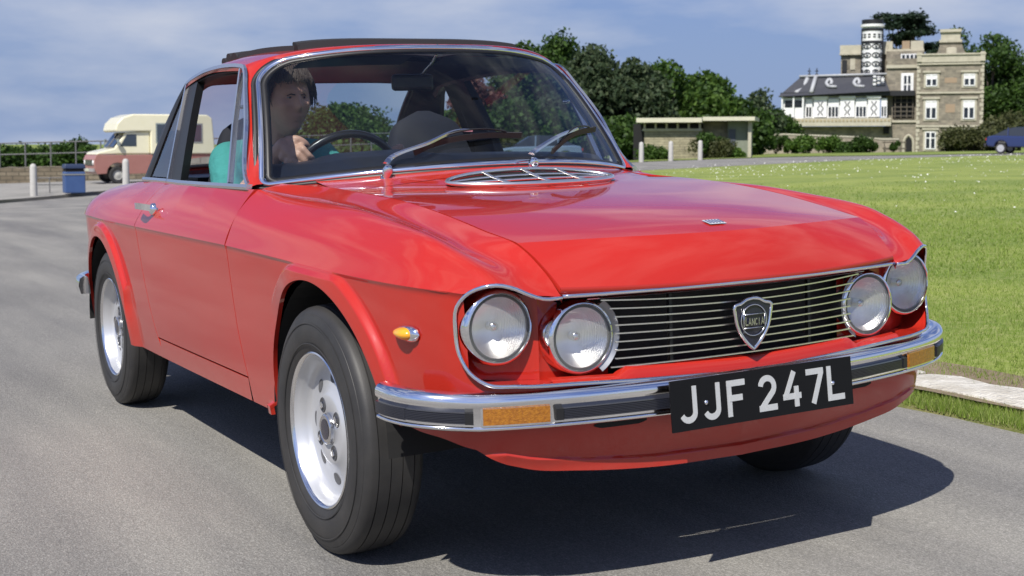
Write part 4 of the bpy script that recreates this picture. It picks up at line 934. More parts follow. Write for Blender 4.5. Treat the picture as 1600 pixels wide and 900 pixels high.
# ================================================================== ground
_N = np.array(CARM)[:, 2]
def near_plane(x, y): return -(_N[0] * x + _N[1] * y) / _N[2]
ANCH = [at(*p) for p in [(0, 318, 40), (120, 308, 42), (163, 303, 44), (53, 312, 43), (0, 290, 60), (330, 286, 52), (130, 291, 48), (996, 268, 50), (1240, 256, 56), (1600, 243, 67), (980, 254, 62), (1240, 245, 68),
                         (1600, 239, 75), (1094, 249.5, 78), (1172, 246, 80), (1440, 238, 130), (1530, 238, 130), (1220, 240, 135), (870, 249, 100), (540, 262, 80), (540, 275, 60), (0, 270, 90), (300, 262, 110)]]
_pl = [(x, y, near_plane(x, y)) for x in (-14, -7, 0, 7, 14) for y in (-16, -8, 0, 8, 14)]
_far = [(300 * math.cos(t), 300 * math.sin(t), -.2) for t in np.linspace(0, 2 * PI, 14, endpoint=False)] + [(900 * math.cos(t), 900 * math.sin(t), -.5) for t in np.linspace(0, 2 * PI, 10, endpoint=False)] + [(-60, 30, -1.2), (-60, -30, -1.2), (60, -30, 1.0), (30, -60, .4), (90, 20, 1.1)]
AN = np.array([tuple(a) for a in ANCH] + _pl + _far)
def _phi(r): return np.where(r < 1e-6, 0, r * r * np.log(np.maximum(r, 1e-6)))
_k = len(AN); _A = np.zeros((_k + 3, _k + 3)); _R = np.hypot(AN[:, None, 0] - AN[None, :, 0], AN[:, None, 1] - AN[None, :, 1]) / 50
_A[:_k, :_k] = _phi(_R) + .002 * np.eye(_k); _A[:_k, _k] = 1; _A[:_k, _k + 1:] = AN[:, :2] / 50; _A[_k:, :_k] = _A[:_k, _k:].T
_W = np.linalg.solve(_A, np.concatenate([AN[:, 2], [0, 0, 0]]))
def H(x, y):
    x = np.asarray(x, float); y = np.asarray(y, float); r = np.hypot(x[..., None] - AN[:, 0], y[..., None] - AN[:, 1]) / 50
    z = _phi(r) @ _W[:_k] + _W[_k] + (x * _W[_k + 1] + y * _W[_k + 2]) / 50
    d = np.hypot(x, y); t = sstep(9, 26, d); f = sstep(260, 500, d); z = z * (1 - f) - .4 * f
    return near_plane(x, y) * (1 - t) + z * t
def hz(x, y): return float(H(np.array(x), np.array(y)))
def sheet(name, X, Y, off, m, kind='structure', smooth=True, bumpy=0.0):
    Z = H(X, Y) + off
    if bumpy: Z = Z + bumpy * rng.normal(size=Z.shape)
    V, F = grid_vf(np.stack([X, Y, Z], -1)); o = mk(name, V, F, m, None, smooth); bm = bmesh.new(); bm.from_mesh(o.data)
    for f in bm.faces:
        if f.normal.z < 0: f.normal_flip()
    bm.to_mesh(o.data); bm.free()
    if kind: o['kind'] = kind
    return o
def ground_mat(name, cols, scale, fine, bump, rough=.95, bscale=120, streak=None, wear=None):
    """cols: three colours mixed by two noises"""
    m, nt, b = nodes(name); N = nt.nodes; L = nt.links; b.inputs['Roughness'].default_value = rough; b.inputs['Specular IOR Level'].default_value = .25
    tc = N.new('ShaderNodeTexCoord'); src = tc.outputs['Object']
    if streak:
        mp = N.new('ShaderNodeMapping'); mp.inputs['Scale'].default_value = streak; L.new(src, mp.inputs[0]); src2 = mp.outputs[0]
    else: src2 = src
    n1 = N.new('ShaderNodeTexNoise'); n1.inputs['Scale'].default_value = scale; n1.inputs['Detail'].default_value = 6; L.new(src2, n1.inputs['Vector'])
    n2 = N.new('ShaderNodeTexNoise'); n2.inputs['Scale'].default_value = fine; n2.inputs['Detail'].default_value = 4; n2.inputs['Roughness'].default_value = .8; L.new(src2, n2.inputs['Vector'])
    r1 = N.new('ShaderNodeValToRGB'); r1.color_ramp.elements[0].position = .38; r1.color_ramp.elements[1].position = .62
    r1.color_ramp.elements[0].color = (*cols[0], 1); r1.color_ramp.elements[1].color = (*cols[1], 1); L.new(n1.outputs[0], r1.inputs[0])
    r2 = N.new('ShaderNodeValToRGB'); r2.color_ramp.elements[0].position = .45; r2.color_ramp.elements[1].position = .72
    r2.color_ramp.elements[0].color = (0, 0, 0, 1); r2.color_ramp.elements[1].color = (1, 1, 1, 1); L.new(n2.outputs[0], r2.inputs[0])
    mx = N.new('ShaderNodeMixRGB'); L.new(r2.outputs[0], mx.inputs[0]); L.new(r1.outputs[0], mx.inputs[1]); mx.inputs[2].default_value = (*cols[2], 1)
    if wear:     # wheel tracks, stains and patches
        mq = N.new('ShaderNodeMapping'); mq.inputs['Scale'].default_value = wear; L.new(src, mq.inputs[0]); nq = N.new('ShaderNodeTexNoise'); nq.inputs['Scale'].default_value = 1.0; nq.inputs['Detail'].default_value = 9; nq.inputs['Roughness'].default_value = .6; L.new(mq.outputs[0], nq.inputs['Vector'])
        rq = N.new('ShaderNodeValToRGB'); rq.color_ramp.elements[0].position = .32; rq.color_ramp.elements[1].position = .66; rq.color_ramp.elements[0].color = (.70, .70, .72, 1); rq.color_ramp.elements[1].color = (1.12, 1.11, 1.08, 1); L.new(nq.outputs[0], rq.inputs[0])
        vq = N.new('ShaderNodeTexVoronoi'); vq.inputs['Scale'].default_value = 210; L.new(src, vq.inputs['Vector']); rv = N.new('ShaderNodeMapRange'); rv.inputs[1].default_value = 0.1; rv.inputs[2].default_value = .7; rv.inputs[3].default_value = 1.22; rv.inputs[4].default_value = .78; L.new(vq.outputs[0], rv.inputs[0])
        m4 = N.new('ShaderNodeMixRGB'); m4.blend_type = 'MULTIPLY'; m4.inputs[0].default_value = 1; L.new(mx.outputs[0], m4.inputs[1]); L.new(rq.outputs[0], m4.inputs[2]); m5 = N.new('ShaderNodeMixRGB'); m5.blend_type = 'MULTIPLY'; m5.inputs[0].default_value = 1; L.new(m4.outputs[0], m5.inputs[1]); L.new(rv.outputs[0], m5.inputs[2]); mx = m5
    L.new(mx.outputs[0], b.inputs['Base Color'])
    n3 = N.new('ShaderNodeTexNoise'); n3.inputs['Scale'].default_value = bscale; n3.inputs['Detail'].default_value = 6; L.new(src, n3.inputs['Vector'])
    bp = N.new('ShaderNodeBump'); bp.inputs['Strength'].default_value = bump; bp.inputs['Distance'].default_value = .01; L.new(n3.outputs[0], bp.inputs['Height']); L.new(bp.outputs[0], b.inputs['Normal'])
    return m
M_ASPH = ground_mat('asphalt', [(.190, .186, .176), (.245, .239, .222), (.37, .36, .335)], 1.1, 150, .55, .88, 190, streak=(1.0, .42, 1.0), wear=(2.2, .22, 1.0))
M_LAWN = ground_mat('lawn_grass', [(.13, .19, .035), (.23, .28, .06), (.30, .31, .12)], .55, 14, .9, 1.0, 30)
M_LAWN2 = ground_mat('far_grass', [(.12, .18, .03), (.18, .23, .05), (.24, .26, .08)], .2, 5, .9, 1.0, 8)
M_PAVE = ground_mat('pale_gravel', [(.20, .195, .18), (.27, .26, .24), (.34, .33, .30)], .5, 30, .6, .95, 90)
M_SOIL = ground_mat('bare_soil', [(.17, .125, .085), (.22, .17, .115), (.30, .25, .18)], 3, 60, .9, 1.0, 90)
# one ground sheet to the horizon
rr = np.concatenate([[0], np.geomspace(4, 5000, 60)]); tt = np.linspace(0, 2 * PI, 97); R_, T_ = np.meshgrid(rr, tt, indexing='ij')
sheet('ground', R_ * np.cos(T_), R_ * np.sin(T_), -.10, M_LAWN2)
kerbL = np.array([tuple(at(*p)) for p in [(-500, 352, 34), (0, 318, 40), (120, 308, 42), (163, 303, 44), (420, 280, 52)]]); rf = [at(*p) for p in [(980, 254, 62), (1240, 245, 68), (1600, 239, 75)]]; rn = [at(*p) for p in [(996, 268, 50), (1240, 256, 56), (1600, 243, 67)]]
def yfar(x): return np.interp(x, [-140, -8, kerbL[1][0], kerbL[3][0], 14, 24, rf[0][0], rf[1][0], rf[2][0], 160], [34, 36, kerbL[1][1], kerbL[3][1], 45.5, 48.5, rf[0][1], rf[1][1], rf[2][1], 52])
def ynear(x): return np.interp(x, [1.62, 2.16, 3, 4.5, 10, 18, rn[0][0], rn[1][0], rn[2][0], 160], [7.5, 9, 14, 19, 28, 34, rn[0][1], rn[1][1], rn[2][1], 46])
xs = np.concatenate([np.linspace(-90, -12, 20), np.linspace(-11, 12, 47), np.linspace(13, 150, 60)]); ts = np.linspace(0, 1, 90) ** 1.0
X, T_ = np.meshgrid(xs, ts); sheet('road', X, -60 + (yfar(X) + 60) * T_, 0.0, M_ASPH)
# lawn to the right of the car, with a turned-down edge
xs = np.concatenate([[2.22, 2.22], np.geomspace(2.23, 150, 90)]); ts = np.concatenate([np.linspace(0, .58, 10), np.linspace(.6, 1, 60), [1.0]]); X, T_ = np.meshgrid(xs, ts)
Y = -60 + (ynear(X) + 60) * T_
def edged(name, X, Y, off, m, drop=.06):
    Z = H(X, Y) + off; Z[:, 0] -= drop; Z[-1, :] -= drop; V, F = grid_vf(np.stack([X, Y, Z], -1)); o = mk(name, V, F, m); o['kind'] = 'structure'
    bm = bmesh.new(); bm.from_mesh(o.data); bmesh.ops.recalc_face_normals(bm, faces=bm.faces)
    if sum(f.normal.z for f in bm.faces) < 0: bmesh.ops.reverse_faces(bm, faces=bm.faces)
    bm.to_mesh(o.data); bm.free(); return o
edged('lawn', X, Y, .030, M_LAWN)
ys = np.linspace(-20, 8.6, 120); wob = np.cumsum(rng.normal(0, .010, 120)); wob -= np.linspace(wob[0], wob[-1], 120); wob = np.clip(wob, -.04, .04)
ex = np.stack([1.64 + wob, 1.66 + wob, 1.72 + wob * .5, 1.802 + wob * .2], 1); o = mk('grass_verge', *grid_vf(np.stack([ex, np.repeat(ys[:, None], 4, 1), H(ex, np.repeat(ys[:, None], 4, 1)) + np.array([-.004, .010, .016, .014])], -1)), ground_mat('verge_earth', [(.10, .12, .03), (.15, .15, .05), (.20, .18, .10)], 6, 60, .9, 1.0, 90)); o['kind'] = 'structure'
X, Y = np.meshgrid(np.linspace(1.78, 2.30, 8), ys); sheet('bare_soil', X, Y, .034, M_SOIL, bumpy=.002)
M_KERB = mat('kerb_concrete', (.40, .37, .31), .9, noise=(9, .18, (.66, .64, .58)), bump=(50, .9, .02))
kb = empty('edging_kerb'); kb['kind'] = 'structure'
for k in range(17):
    y0 = -7.6 + k * .92; j = rng.normal(0, .006); bmx = MB()
    G = []
    for t in np.linspace(0, 1, 7):
        yy = y0 + .012 + t * .89; xx = np.array([1.806, 1.812, 1.88, 1.97, 2.032, 2.040]) + j + np.array([1, 1, 0, 0, 1, 1]) * rng.normal(0, .012, 6) + .012 * (t - .5) * rng.normal(); zz = np.array([-.02, .036, .044, .045, .040, -.02]) * (1 if .05 < t < .95 else .9) + rng.normal(0, .003, 6)
        G.append(np.stack([xx, np.full(6, yy), H(xx, np.full(6, yy)) + zz + .004], 1))
    bmx.grid(np.array(G)); bmx.add([G[0][i] for i in range(6)], [tuple(range(6))]); bmx.add([G[-1][i] for i in range(6)], [tuple(range(6))]); bmx.build('kerb_stone', M_KERB, kb, True, 40)
# pavement on the far left, behind a low kerb, and grass beyond the far road
def strip_beyond(name, x0, x1, n, y1f, off, m, nt_=24):
    xs = np.linspace(x0, x1, n); ts = np.linspace(0, 1, nt_) ** 1.6; X, T_ = np.meshgrid(xs, np.concatenate([[0], ts])); Y = yfar(X) + (y1f - yfar(X)) * T_; Z = H(X, Y) + off; Z[0] -= off + .06
    V, F = grid_vf(np.stack([X, Y, Z], -1)); o = mk(name, V, F, m); o['kind'] = 'structure'
    bm = bmesh.new(); bm.from_mesh(o.data)
    for f in bm.faces:
        if f.normal.z < 0: f.normal_flip()
    bm.to_mesh(o.data); bm.free(); return o
strip_beyond('pavement', -60, 17, 60, 62, .10, M_PAVE); strip_beyond('far_lawn', 17.02, 150, 70, 150, .03, M_LAWN2, 40)
# worn paint marks and a pale scar on the asphalt
M_WORN = mat('worn_road_paint', (.42, .41, .37), .9, noise=(40, .2, (.22, .215, .2)))
def mark(P, w):
    P = np.array(P, float); P = spath(P, 14); T = np.gradient(P, axis=0); T /= np.linalg.norm(T, axis=1)[:, None]; Nn = np.stack([T[:, 1], -T[:, 0]], 1) * w / 2; A = np.stack([P - Nn, P + Nn], 1); A = np.concatenate([A, (H(A[..., 0], A[..., 1]) + .0045)[..., None]], 2); V, F = grid_vf(A); o = mk('road_marking', V, F, M_WORN); return o
rm = []
for a_, b_, w_ in [((0, 338, 29), (35, 334, 30), .12), ((996, 262, 55), (1012, 261, 56), .25), ((1135, 255, 61), (1160, 254, 62), .25), ((900, 262, 56), (930, 262, 56), .25)]:
    rm.append(mark([at(*a_)[:2], (at(*a_)[:2] + at(*b_)[:2]) / 2, at(*b_)[:2]], w_))

for o in rm: o['kind'] = 'structure'
# ---- grass blades near the camera (fast mesh)
def fastmesh(name, V, k, m, parent=None, mats=None, mi=None):
    """V: (n, k, 3) separate k-gons"""
    n = len(V); me = bpy.data.meshes.new(name); me.vertices.add(n * k); me.vertices.foreach_set('co', np.ascontiguousarray(V, dtype=np.float32).ravel()); me.loops.add(n * k); me.loops.foreach_set('vertex_index', np.arange(n * k, dtype=np.int32))
    me.polygons.add(n); me.polygons.foreach_set('loop_start', np.arange(0, n * k, k, dtype=np.int32)); me.polygons.foreach_set('loop_total', np.full(n, k, dtype=np.int32))
    for mm in (mats or [m]): me.materials.append(mm)
    if mi is not None: me.polygons.foreach_set('material_index', mi.astype(np.int32))
    me.update(calc_edges=True); o = bpy.data.objects.new(name, me); COL.objects.link(o); o.parent = parent; return o
def leaf_mat(name, c1, c2, c3, trans=.35, rough=.6):
    m, nt, b = nodes(name); N = nt.nodes; L = nt.links; g = N.new('ShaderNodeNewGeometry'); r = N.new('ShaderNodeValToRGB')
    e = r.color_ramp.elements; e[0].position = 0; e[0].color = (*c1, 1); e[1].position = 1; e[1].color = (*c3, 1); q = e.new(.55); q.color = (*c2, 1)
    L.new(g.outputs['Random Per Island'], r.inputs[0]); L.new(r.outputs[0], b.inputs['Base Color']); b.inputs['Roughness'].default_value = rough; b.inputs['Specular IOR Level'].default_value = .3
    out = [n for n in N if n.type == 'OUTPUT_MATERIAL'][0]; t = N.new('ShaderNodeBsdfTranslucent'); mix = N.new('ShaderNodeMixShader'); mix.inputs[0].default_value = trans
    L.new(r.outputs[0], t.inputs[0]); L.new(b.outputs[0], mix.inputs[1]); L.new(t.outputs[0], mix.inputs[2]); L.new(mix.outputs[0], out.inputs[0]); return m
M_BLADE = leaf_mat('grass_blades', (.16, .25, .035), (.26, .36, .06), (.38, .42, .15), .45)
def blades(name, n, xr, yr, h, w, off, dens=None):
    x = rng.uniform(*xr, n); y = rng.uniform(*yr, n)
    if dens is not None: k = dens(x, y); x, y = x[k], y[k]
    n = len(x); a = rng.uniform(0, 2 * PI, n); hh = h * rng.uniform(.5, 1.2, n); ln = rng.normal(0, .35, (n, 2)) * hh[:, None]; z = H(x, y) + off - .004
    B = np.stack([x, y, z], 1); d = np.stack([np.cos(a), np.sin(a), 0 * a], 1) * w / 2; tip = B + np.stack([ln[:, 0], ln[:, 1], hh], 1)
    o = fastmesh(name, np.stack([B - d, B + d, tip], 1), 3, M_BLADE); o['kind'] = 'stuff'; return o
def vis(x, y):
    dx, dy = x - CAM[0], y - CAM[1]; f = dx * math.sin(YAW) + dy * math.cos(YAW); r = dx * math.cos(YAW) - dy * math.sin(YAW); k = r / np.maximum(f, .1)
    return (f > 1.5) & (k > -.1) & (k < .80 - .30 * rng.random(len(x)))
blades('verge_grass', 34000, (1.63, 1.822), (-1.6, 3.8), .034, .0040, .012)
blades('verge_grass_edge', 7000, (1.99, 2.24), (-1.5, 5), .028, .004, .034, lambda x, y: rng.random(len(x)) < .35)
def nearfirst(x, y):
    d = np.hypot(x - CAM[0], y - CAM[1]); return vis(x, y) & (rng.random(len(x)) < np.clip((7.0 / d) ** 2, 0, 1))
blades('lawn_grass', 520000, (2.14, 9), (-2, 9), .024, .0045, .028, nearfirst)
blades('lawn_grass_tufts', 400000, (4.5, 22), (3, 24), .036, .014, .026, lambda x, y: vis(x, y) & (rng.random(len(x)) < .6 * np.clip((24.5 - np.hypot(x - CAM[0], y - CAM[1])) / 15, 0, 1)))
# daisies in the lawn
n = 9000; x = rng.uniform(3, 58, n); y = ynear(x) - rng.power(2.2, n) * 0 - rng.uniform(0, 1, n) ** 1.3 * 34; cl = np.sin(x * .55 + 1.7 * np.sin(y * .31)) + np.sin(y * .8 + x * .23); k = vis(x, y) & (cl + rng.normal(0, .7, n) > .3) & (y > 3); x, y = x[k], y[k]; n = len(x)
z = H(x, y) + .03 + rng.uniform(.05, .09, n); d = np.hypot(x - CAM[0], y - CAM[1]); r_ = .006 + .00026 * d; Q = []
tl = rng.normal(0, .35, (n, 2))
for q in range(5): t = q * 2 * PI / 5; Q.append(np.stack([x + r_ * math.cos(t), y + r_ * math.sin(t), z + r_ * (tl[:, 0] * math.cos(t) + tl[:, 1] * math.sin(t))], 1))
o = fastmesh('daisies', np.stack(Q, 1), 5, mat('daisy_white', (.80, .80, .76), .8)); o['kind'] = 'stuff'

# ================================================================== trees and shrubs
BARK = mat('bark', (.07, .055, .04), .9, noise=(6, .3, (.11, .09, .07)), bump=(20, .8, .05))
LEAF = {'green': leaf_mat('oak_leaf', (.020, .045, .009), (.040, .085, .014), (.075, .140, .024)), 'mid': leaf_mat('sycamore_leaf', (.028, .066, .012), (.058, .115, .018), (.105, .175, .032)),
        'grey': leaf_mat('whitebeam_leaf', (.026, .046, .022), (.050, .080, .036), (.100, .130, .065)), 'dark': leaf_mat('dark_conifer_needles', (.008, .018, .010), (.014, .030, .014), (.022, .044, .020), .15),
        'bright': leaf_mat('bright_leaf', (.035, .085, .010), (.070, .140, .018), (.120, .200, .035)), 'copper': leaf_mat('copper_leaf', (.05, .018, .016), (.10, .035, .028), (.17, .075, .05)), 'olive': leaf_mat('olive_leaf', (.04, .05, .018), (.075, .085, .028), (.12, .125, .05))}
def leafcloud(blobs, n, size, flat=1.0, seed=0):
    g = np.random.default_rng(seed); vol = np.array([b[3] * b[4] * b[5] for b in blobs]) ** .72; cnt = (n * vol / vol.sum()).astype(int) + 3; out = []
    for b, c in zip(blobs, cnt):
        d = g.normal(size=(c, 3)); d /= np.linalg.norm(d, axis=1)[:, None]; r = g.uniform(0, 1, c) ** .42 * (1 + .10 * g.normal(size=c))
        # lumps within the blob: twig clusters
        nl = 9; ld = g.normal(size=(nl, 3)); ld /= np.linalg.norm(ld, axis=1)[:, None]; r *= .82 + .26 * np.max(d @ ld.T, axis=1) ** 5
        p = np.array(b[:3]) + d * r[:, None] * np.array(b[3:6]); out.append(p)
    P = np.concatenate(out); m = len(P); u = g.normal(size=(m, 3)); u /= np.linalg.norm(u, axis=1)[:, None]; v = np.cross(u, g.normal(size=(m, 3))); v /= np.linalg.norm(v, axis=1)[:, None]; u[:, 2] *= flat
    s = size * g.uniform(.6, 1.35, m)[:, None]; return np.stack([P - u * s * .5, P + v * s * .32, P + u * s * .5, P - v * s * .32], 1)
def tree(name, x, y, h, w, kind, label, cat='tree', group=None, n=5200, size=.34, crown0=.06, seed=1, shape='round', nb=16):
    n = int(n * 1.9); w = w * 1.22
    t = empty(name, (x, y, hz(x, y) - .05)); tag(t, label, cat, group); g = np.random.default_rng(seed); blobs = []
    cz0 = h * crown0; ch = h - cz0
    for i in range(nb):
        if shape == 'round':
            a = g.uniform(0, 2 * PI); k = (i + .5) / nb; zz = cz0 + ch * (.12 + .74 * k); rad = w * .5 * math.sin(PI * min(1, .22 + .70 * k)) ** .6; q = g.uniform(.45, .80) * rad; s = rad * g.uniform(.50, .72)
            blobs.append((q * math.cos(a), q * math.sin(a), zz, s, s, min(s * .85, (h - zz) * 1.0 + .05)))
        elif shape == 'layer':
            a = g.uniform(0, 2 * PI); k = (i + .5) / nb; zz = cz0 + ch * (.1 + .8 * k); q = g.uniform(.15, .55) * w * (1 - .35 * k); s = w * g.uniform(.16, .26); blobs.append((q * math.cos(a), q * math.sin(a), zz, s, s, s * .28))
        else:
            a = g.uniform(0, 2 * PI); q = g.uniform(.1, .5) * w; zz = h * g.uniform(.25, .62); s = w * g.uniform(.18, .32); blobs.append((q * math.cos(a), q * math.sin(a), zz, s, s, min(s, h - zz)))
    if shape != 'shrub': blobs.append((g.normal() * .04 * w, g.normal() * .04 * w, h - w * .17, w * .2, w * .2, w * .17))
    c = fastmesh('crown', leafcloud(blobs, n, size, 1 if shape != 'layer' else .4, seed), 4, LEAF[kind], t)
    b = MB(); tr = max(.04, h * .022); base = [(0, 0, 0), (g.normal() * .1, g.normal() * .1, h * .3), (g.normal() * .15, g.normal() * .15, h * .75)]
    b.tube(spath(base, 7), np.linspace(tr * 1.25, tr * .35, 7), 7)
    for i in range(0, len(blobs), 2 if shape == 'round' else 1):
        bl = blobs[i]; z0 = h * g.uniform(.18, .45) if shape != 'shrub' else .05; b.tube(spath([(0, 0, z0), (bl[0] * .5, bl[1] * .5, (z0 + bl[2]) / 2 + .05 * h * (shape == 'round')), (bl[0], bl[1], bl[2])], 5), np.linspace(tr * .5, tr * .12, 5), 5)
    b.build('trunk' if shape != 'shrub' else 'stems', BARK, t, True); return t
def wtree(name, px, ptop, hw, D, kind, label, base=None, **k):
    p = at(px, 250, D); x, y = float(p[0]), float(p[1]); g0 = hz(x, y); top = float(at(px, ptop, D)[2]); return tree(name, x, y, top - g0, 2 * hw * D / FPX, kind, label, **k)
GT = 'broadleaf trees behind the stone shelter'
wtree('broadleaf_tree', 818, 62, 50, 92, 'green', 'leftmost green tree showing above the right end of the car roof', group=GT, seed=3, n=6500)
wtree('broadleaf_tree', 876, 46, 62, 90, 'green', 'tallest broadleaf tree, its crown just right of the windscreen top corner', group=GT, seed=4, n=8000)
wtree('broadleaf_tree', 926, 66, 58, 86, 'grey', 'grey-green tree right of the tallest tree, over the windscreen edge', group=GT, seed=5, n=6000)
wtree('broadleaf_tree', 990, 88, 48, 84, 'grey', 'grey-green tree with a thin top sprig, above the left end of the shelter', group=GT, seed=6, n=6000)
wtree('broadleaf_tree', 1048, 90, 60, 88, 'mid', 'bright mid-green broad tree standing over the middle of the stone shelter', group=GT, seed=17, n=8000)
wtree('broadleaf_tree', 1104, 106, 48, 92, 'mid', 'smaller mid-green tree sloping down over the right end of the shelter', group=GT, seed=8, n=6000)
wtree('broadleaf_tree', 1148, 148, 36, 96, 'green', 'low dark green tree behind the right-hand end of the shelter roof', group=GT, seed=9, n=3500)
wtree('feathery_tree', 1188, 134, 30, 118, 'grey', 'thin feathery dark tree between the shelter and the verandah', seed=10, n=1500, size=.36)
wtree('broadleaf_tree', 1210, 166, 26, 122, 'green', 'small dark tree at the left end of the white verandah', seed=12, n=2500)
for i, (px, pt, hw, D, lb) in enumerate([(905, 165, 45, 82, 'dark undergrowth below the tallest tree beside the windscreen'), (965, 172, 40, 80, 'dark undergrowth at the left end of the stone shelter'), (1050, 160, 60, 90, 'dark undergrowth behind the middle of the shelter roof'), (1140, 172, 50, 96, 'dark undergrowth behind the right end of the shelter')]):
    wtree('dark_undergrowth', px, pt, hw, D, 'green', lb, cat='shrub', group='dark undergrowth below the trees', seed=20 + i, n=4500, shape='shrub', nb=16, size=.34)
wtree('broadleaf_tree', 540, 158, 62, 84, 'mid', 'dome-shaped tree seen through the rear window behind the steering wheel', seed=30, n=9000, size=.26)
wtree('broadleaf_tree', 478, 205, 30, 88, 'mid', 'low tree left of the domed tree, seen beside the driver', seed=31, n=3000)
wtree('roadside_shrub', 560, 224, 75, 74, 'mid', 'low green hedge bush seen under the domed tree through the rear window', cat='shrub', seed=32, n=4000, shape='shrub', nb=14)
wtree('copper_beech', 742, 108, 40, 86, 'copper', 'reddish copper-leaved tree seen through the passenger window', seed=33, n=5000)
wtree('copper_beech', 700, 190, 14, 90, 'copper', 'small reddish bush-like tree seen through the rear quarter window', seed=34, n=2400)
wtree('broadleaf_tree', 800, 150, 52, 84, 'green', 'dark green tree seen through the windscreen left of the tallest tree', seed=35, n=6500)
wtree('broadleaf_tree', 712, 170, 34, 82, 'green', 'green tree beneath the copper tree, seen through the passenger window', seed=36, n=3500)
wtree('roadside_shrub', 770, 205, 60, 78, 'olive', 'light green shrub low behind the passenger window', cat='shrub', seed=37, n=3500, shape='shrub', nb=12)
for i, (px, pt, hw, lb) in enumerate([(8, 228, 40, 'dark green shrub at the left edge, behind the rail fence'), (52, 232, 36, 'low dark shrub behind the rail fence left of the blue bin'), (92, 226, 34, 'dark shrub over the wall behind the blue bin'), (146, 214, 26, 'taller dark shrub between the blue bin and the cream van roof'), (352, 234, 30, 'dark shrub behind the tail of the cream van')]):
    wtree('dark_shrub', px, pt - 4, hw * 1.25, 70, 'green', lb, cat='shrub', group='dark shrubs along the left-hand wall', seed=40 + i, n=3200, shape='shrub', nb=12, size=.24)
wtree('cedar_tree', 1415, 16, 46, 158, 'dark', 'black-green flat-topped cedar rising behind the stone house roof', seed=51, n=5200, shape='layer', crown0=.62, size=.42, nb=22)
wtree('broadleaf_tree', 1502, 38, 44, 165, 'green', 'dark tree top showing beside the chimney of the stone house', seed=52, n=5000, size=.42)
wtree('broadleaf_tree', 1546, 50, 52, 150, 'green', 'large dark broadleaf tree on the right of the stone house', seed=53, n=9000, size=.38, crown0=.12)
wtree('broadleaf_tree', 1592, 118, 40, 148, 'green', 'dark tree at the right edge behind the blue car', seed=54, n=6500, size=.38, crown0=.05)
wtree('garden_shrub', 1520, 196, 34, 112, 'olive', 'olive-green shrub hiding the lower right window of the stone house', cat='shrub', seed=55, n=4500, shape='shrub', nb=12, size=.26)
wtree('garden_shrub', 1572, 172, 40, 120, 'olive', 'tall olive-brown shrubs between the stone house and the blue car', cat='shrub', seed=56, n=5000, shape='shrub', nb=14, size=.30)
for i, (px, pt, hw, kd, lb) in enumerate([(1191, 209, 8, 'bright', 'narrow clipped bright shrub at the left end of the garden wall'), (1212, 199, 12, 'green', 'rounded green bush on the wall under the verandah corner'), (1231, 210, 9, 'bright', 'small bright bush right of the rounded wall bush'), (1265, 205, 19, 'bright', 'large bright green bush in the middle of the garden wall'), (1296, 210, 20, 'bright', 'second large bright green bush, right of the first'), (1330, 218, 22, 'green', 'low dark bush at the foot of the stone terrace'), (1352, 204, 13, 'green', 'small bush on the stone wall under the terrace'), (1396, 214, 6, 'green', 'tiny bush beside the arched garden door')]):
    wtree('garden_bush', px, pt, hw, 108, kd, lb, cat='shrub', group='bushes along the garden wall', seed=60 + i, n=1500, shape='shrub', nb=8, size=.20)
for i, (px, pt, hw, kd, lb) in enumerate([(1030, 219, 16, 'mid', 'green climber on the left of the stone shelter wall'), (1112, 190, 14, 'green', 'dark ivy hanging over the middle of the stone shelter'), (1118, 214, 22, 'olive', 'brownish bush in front of the stone shelter'), (1145, 227, 11, 'bright', 'small bright bush at the right end of the stone shelter')]):
    wtree('shelter_bush', px, pt, hw * 1.4, 70, kd, lb, cat='shrub', seed=70 + i, n=1600, shape='shrub', nb=8, size=.14)

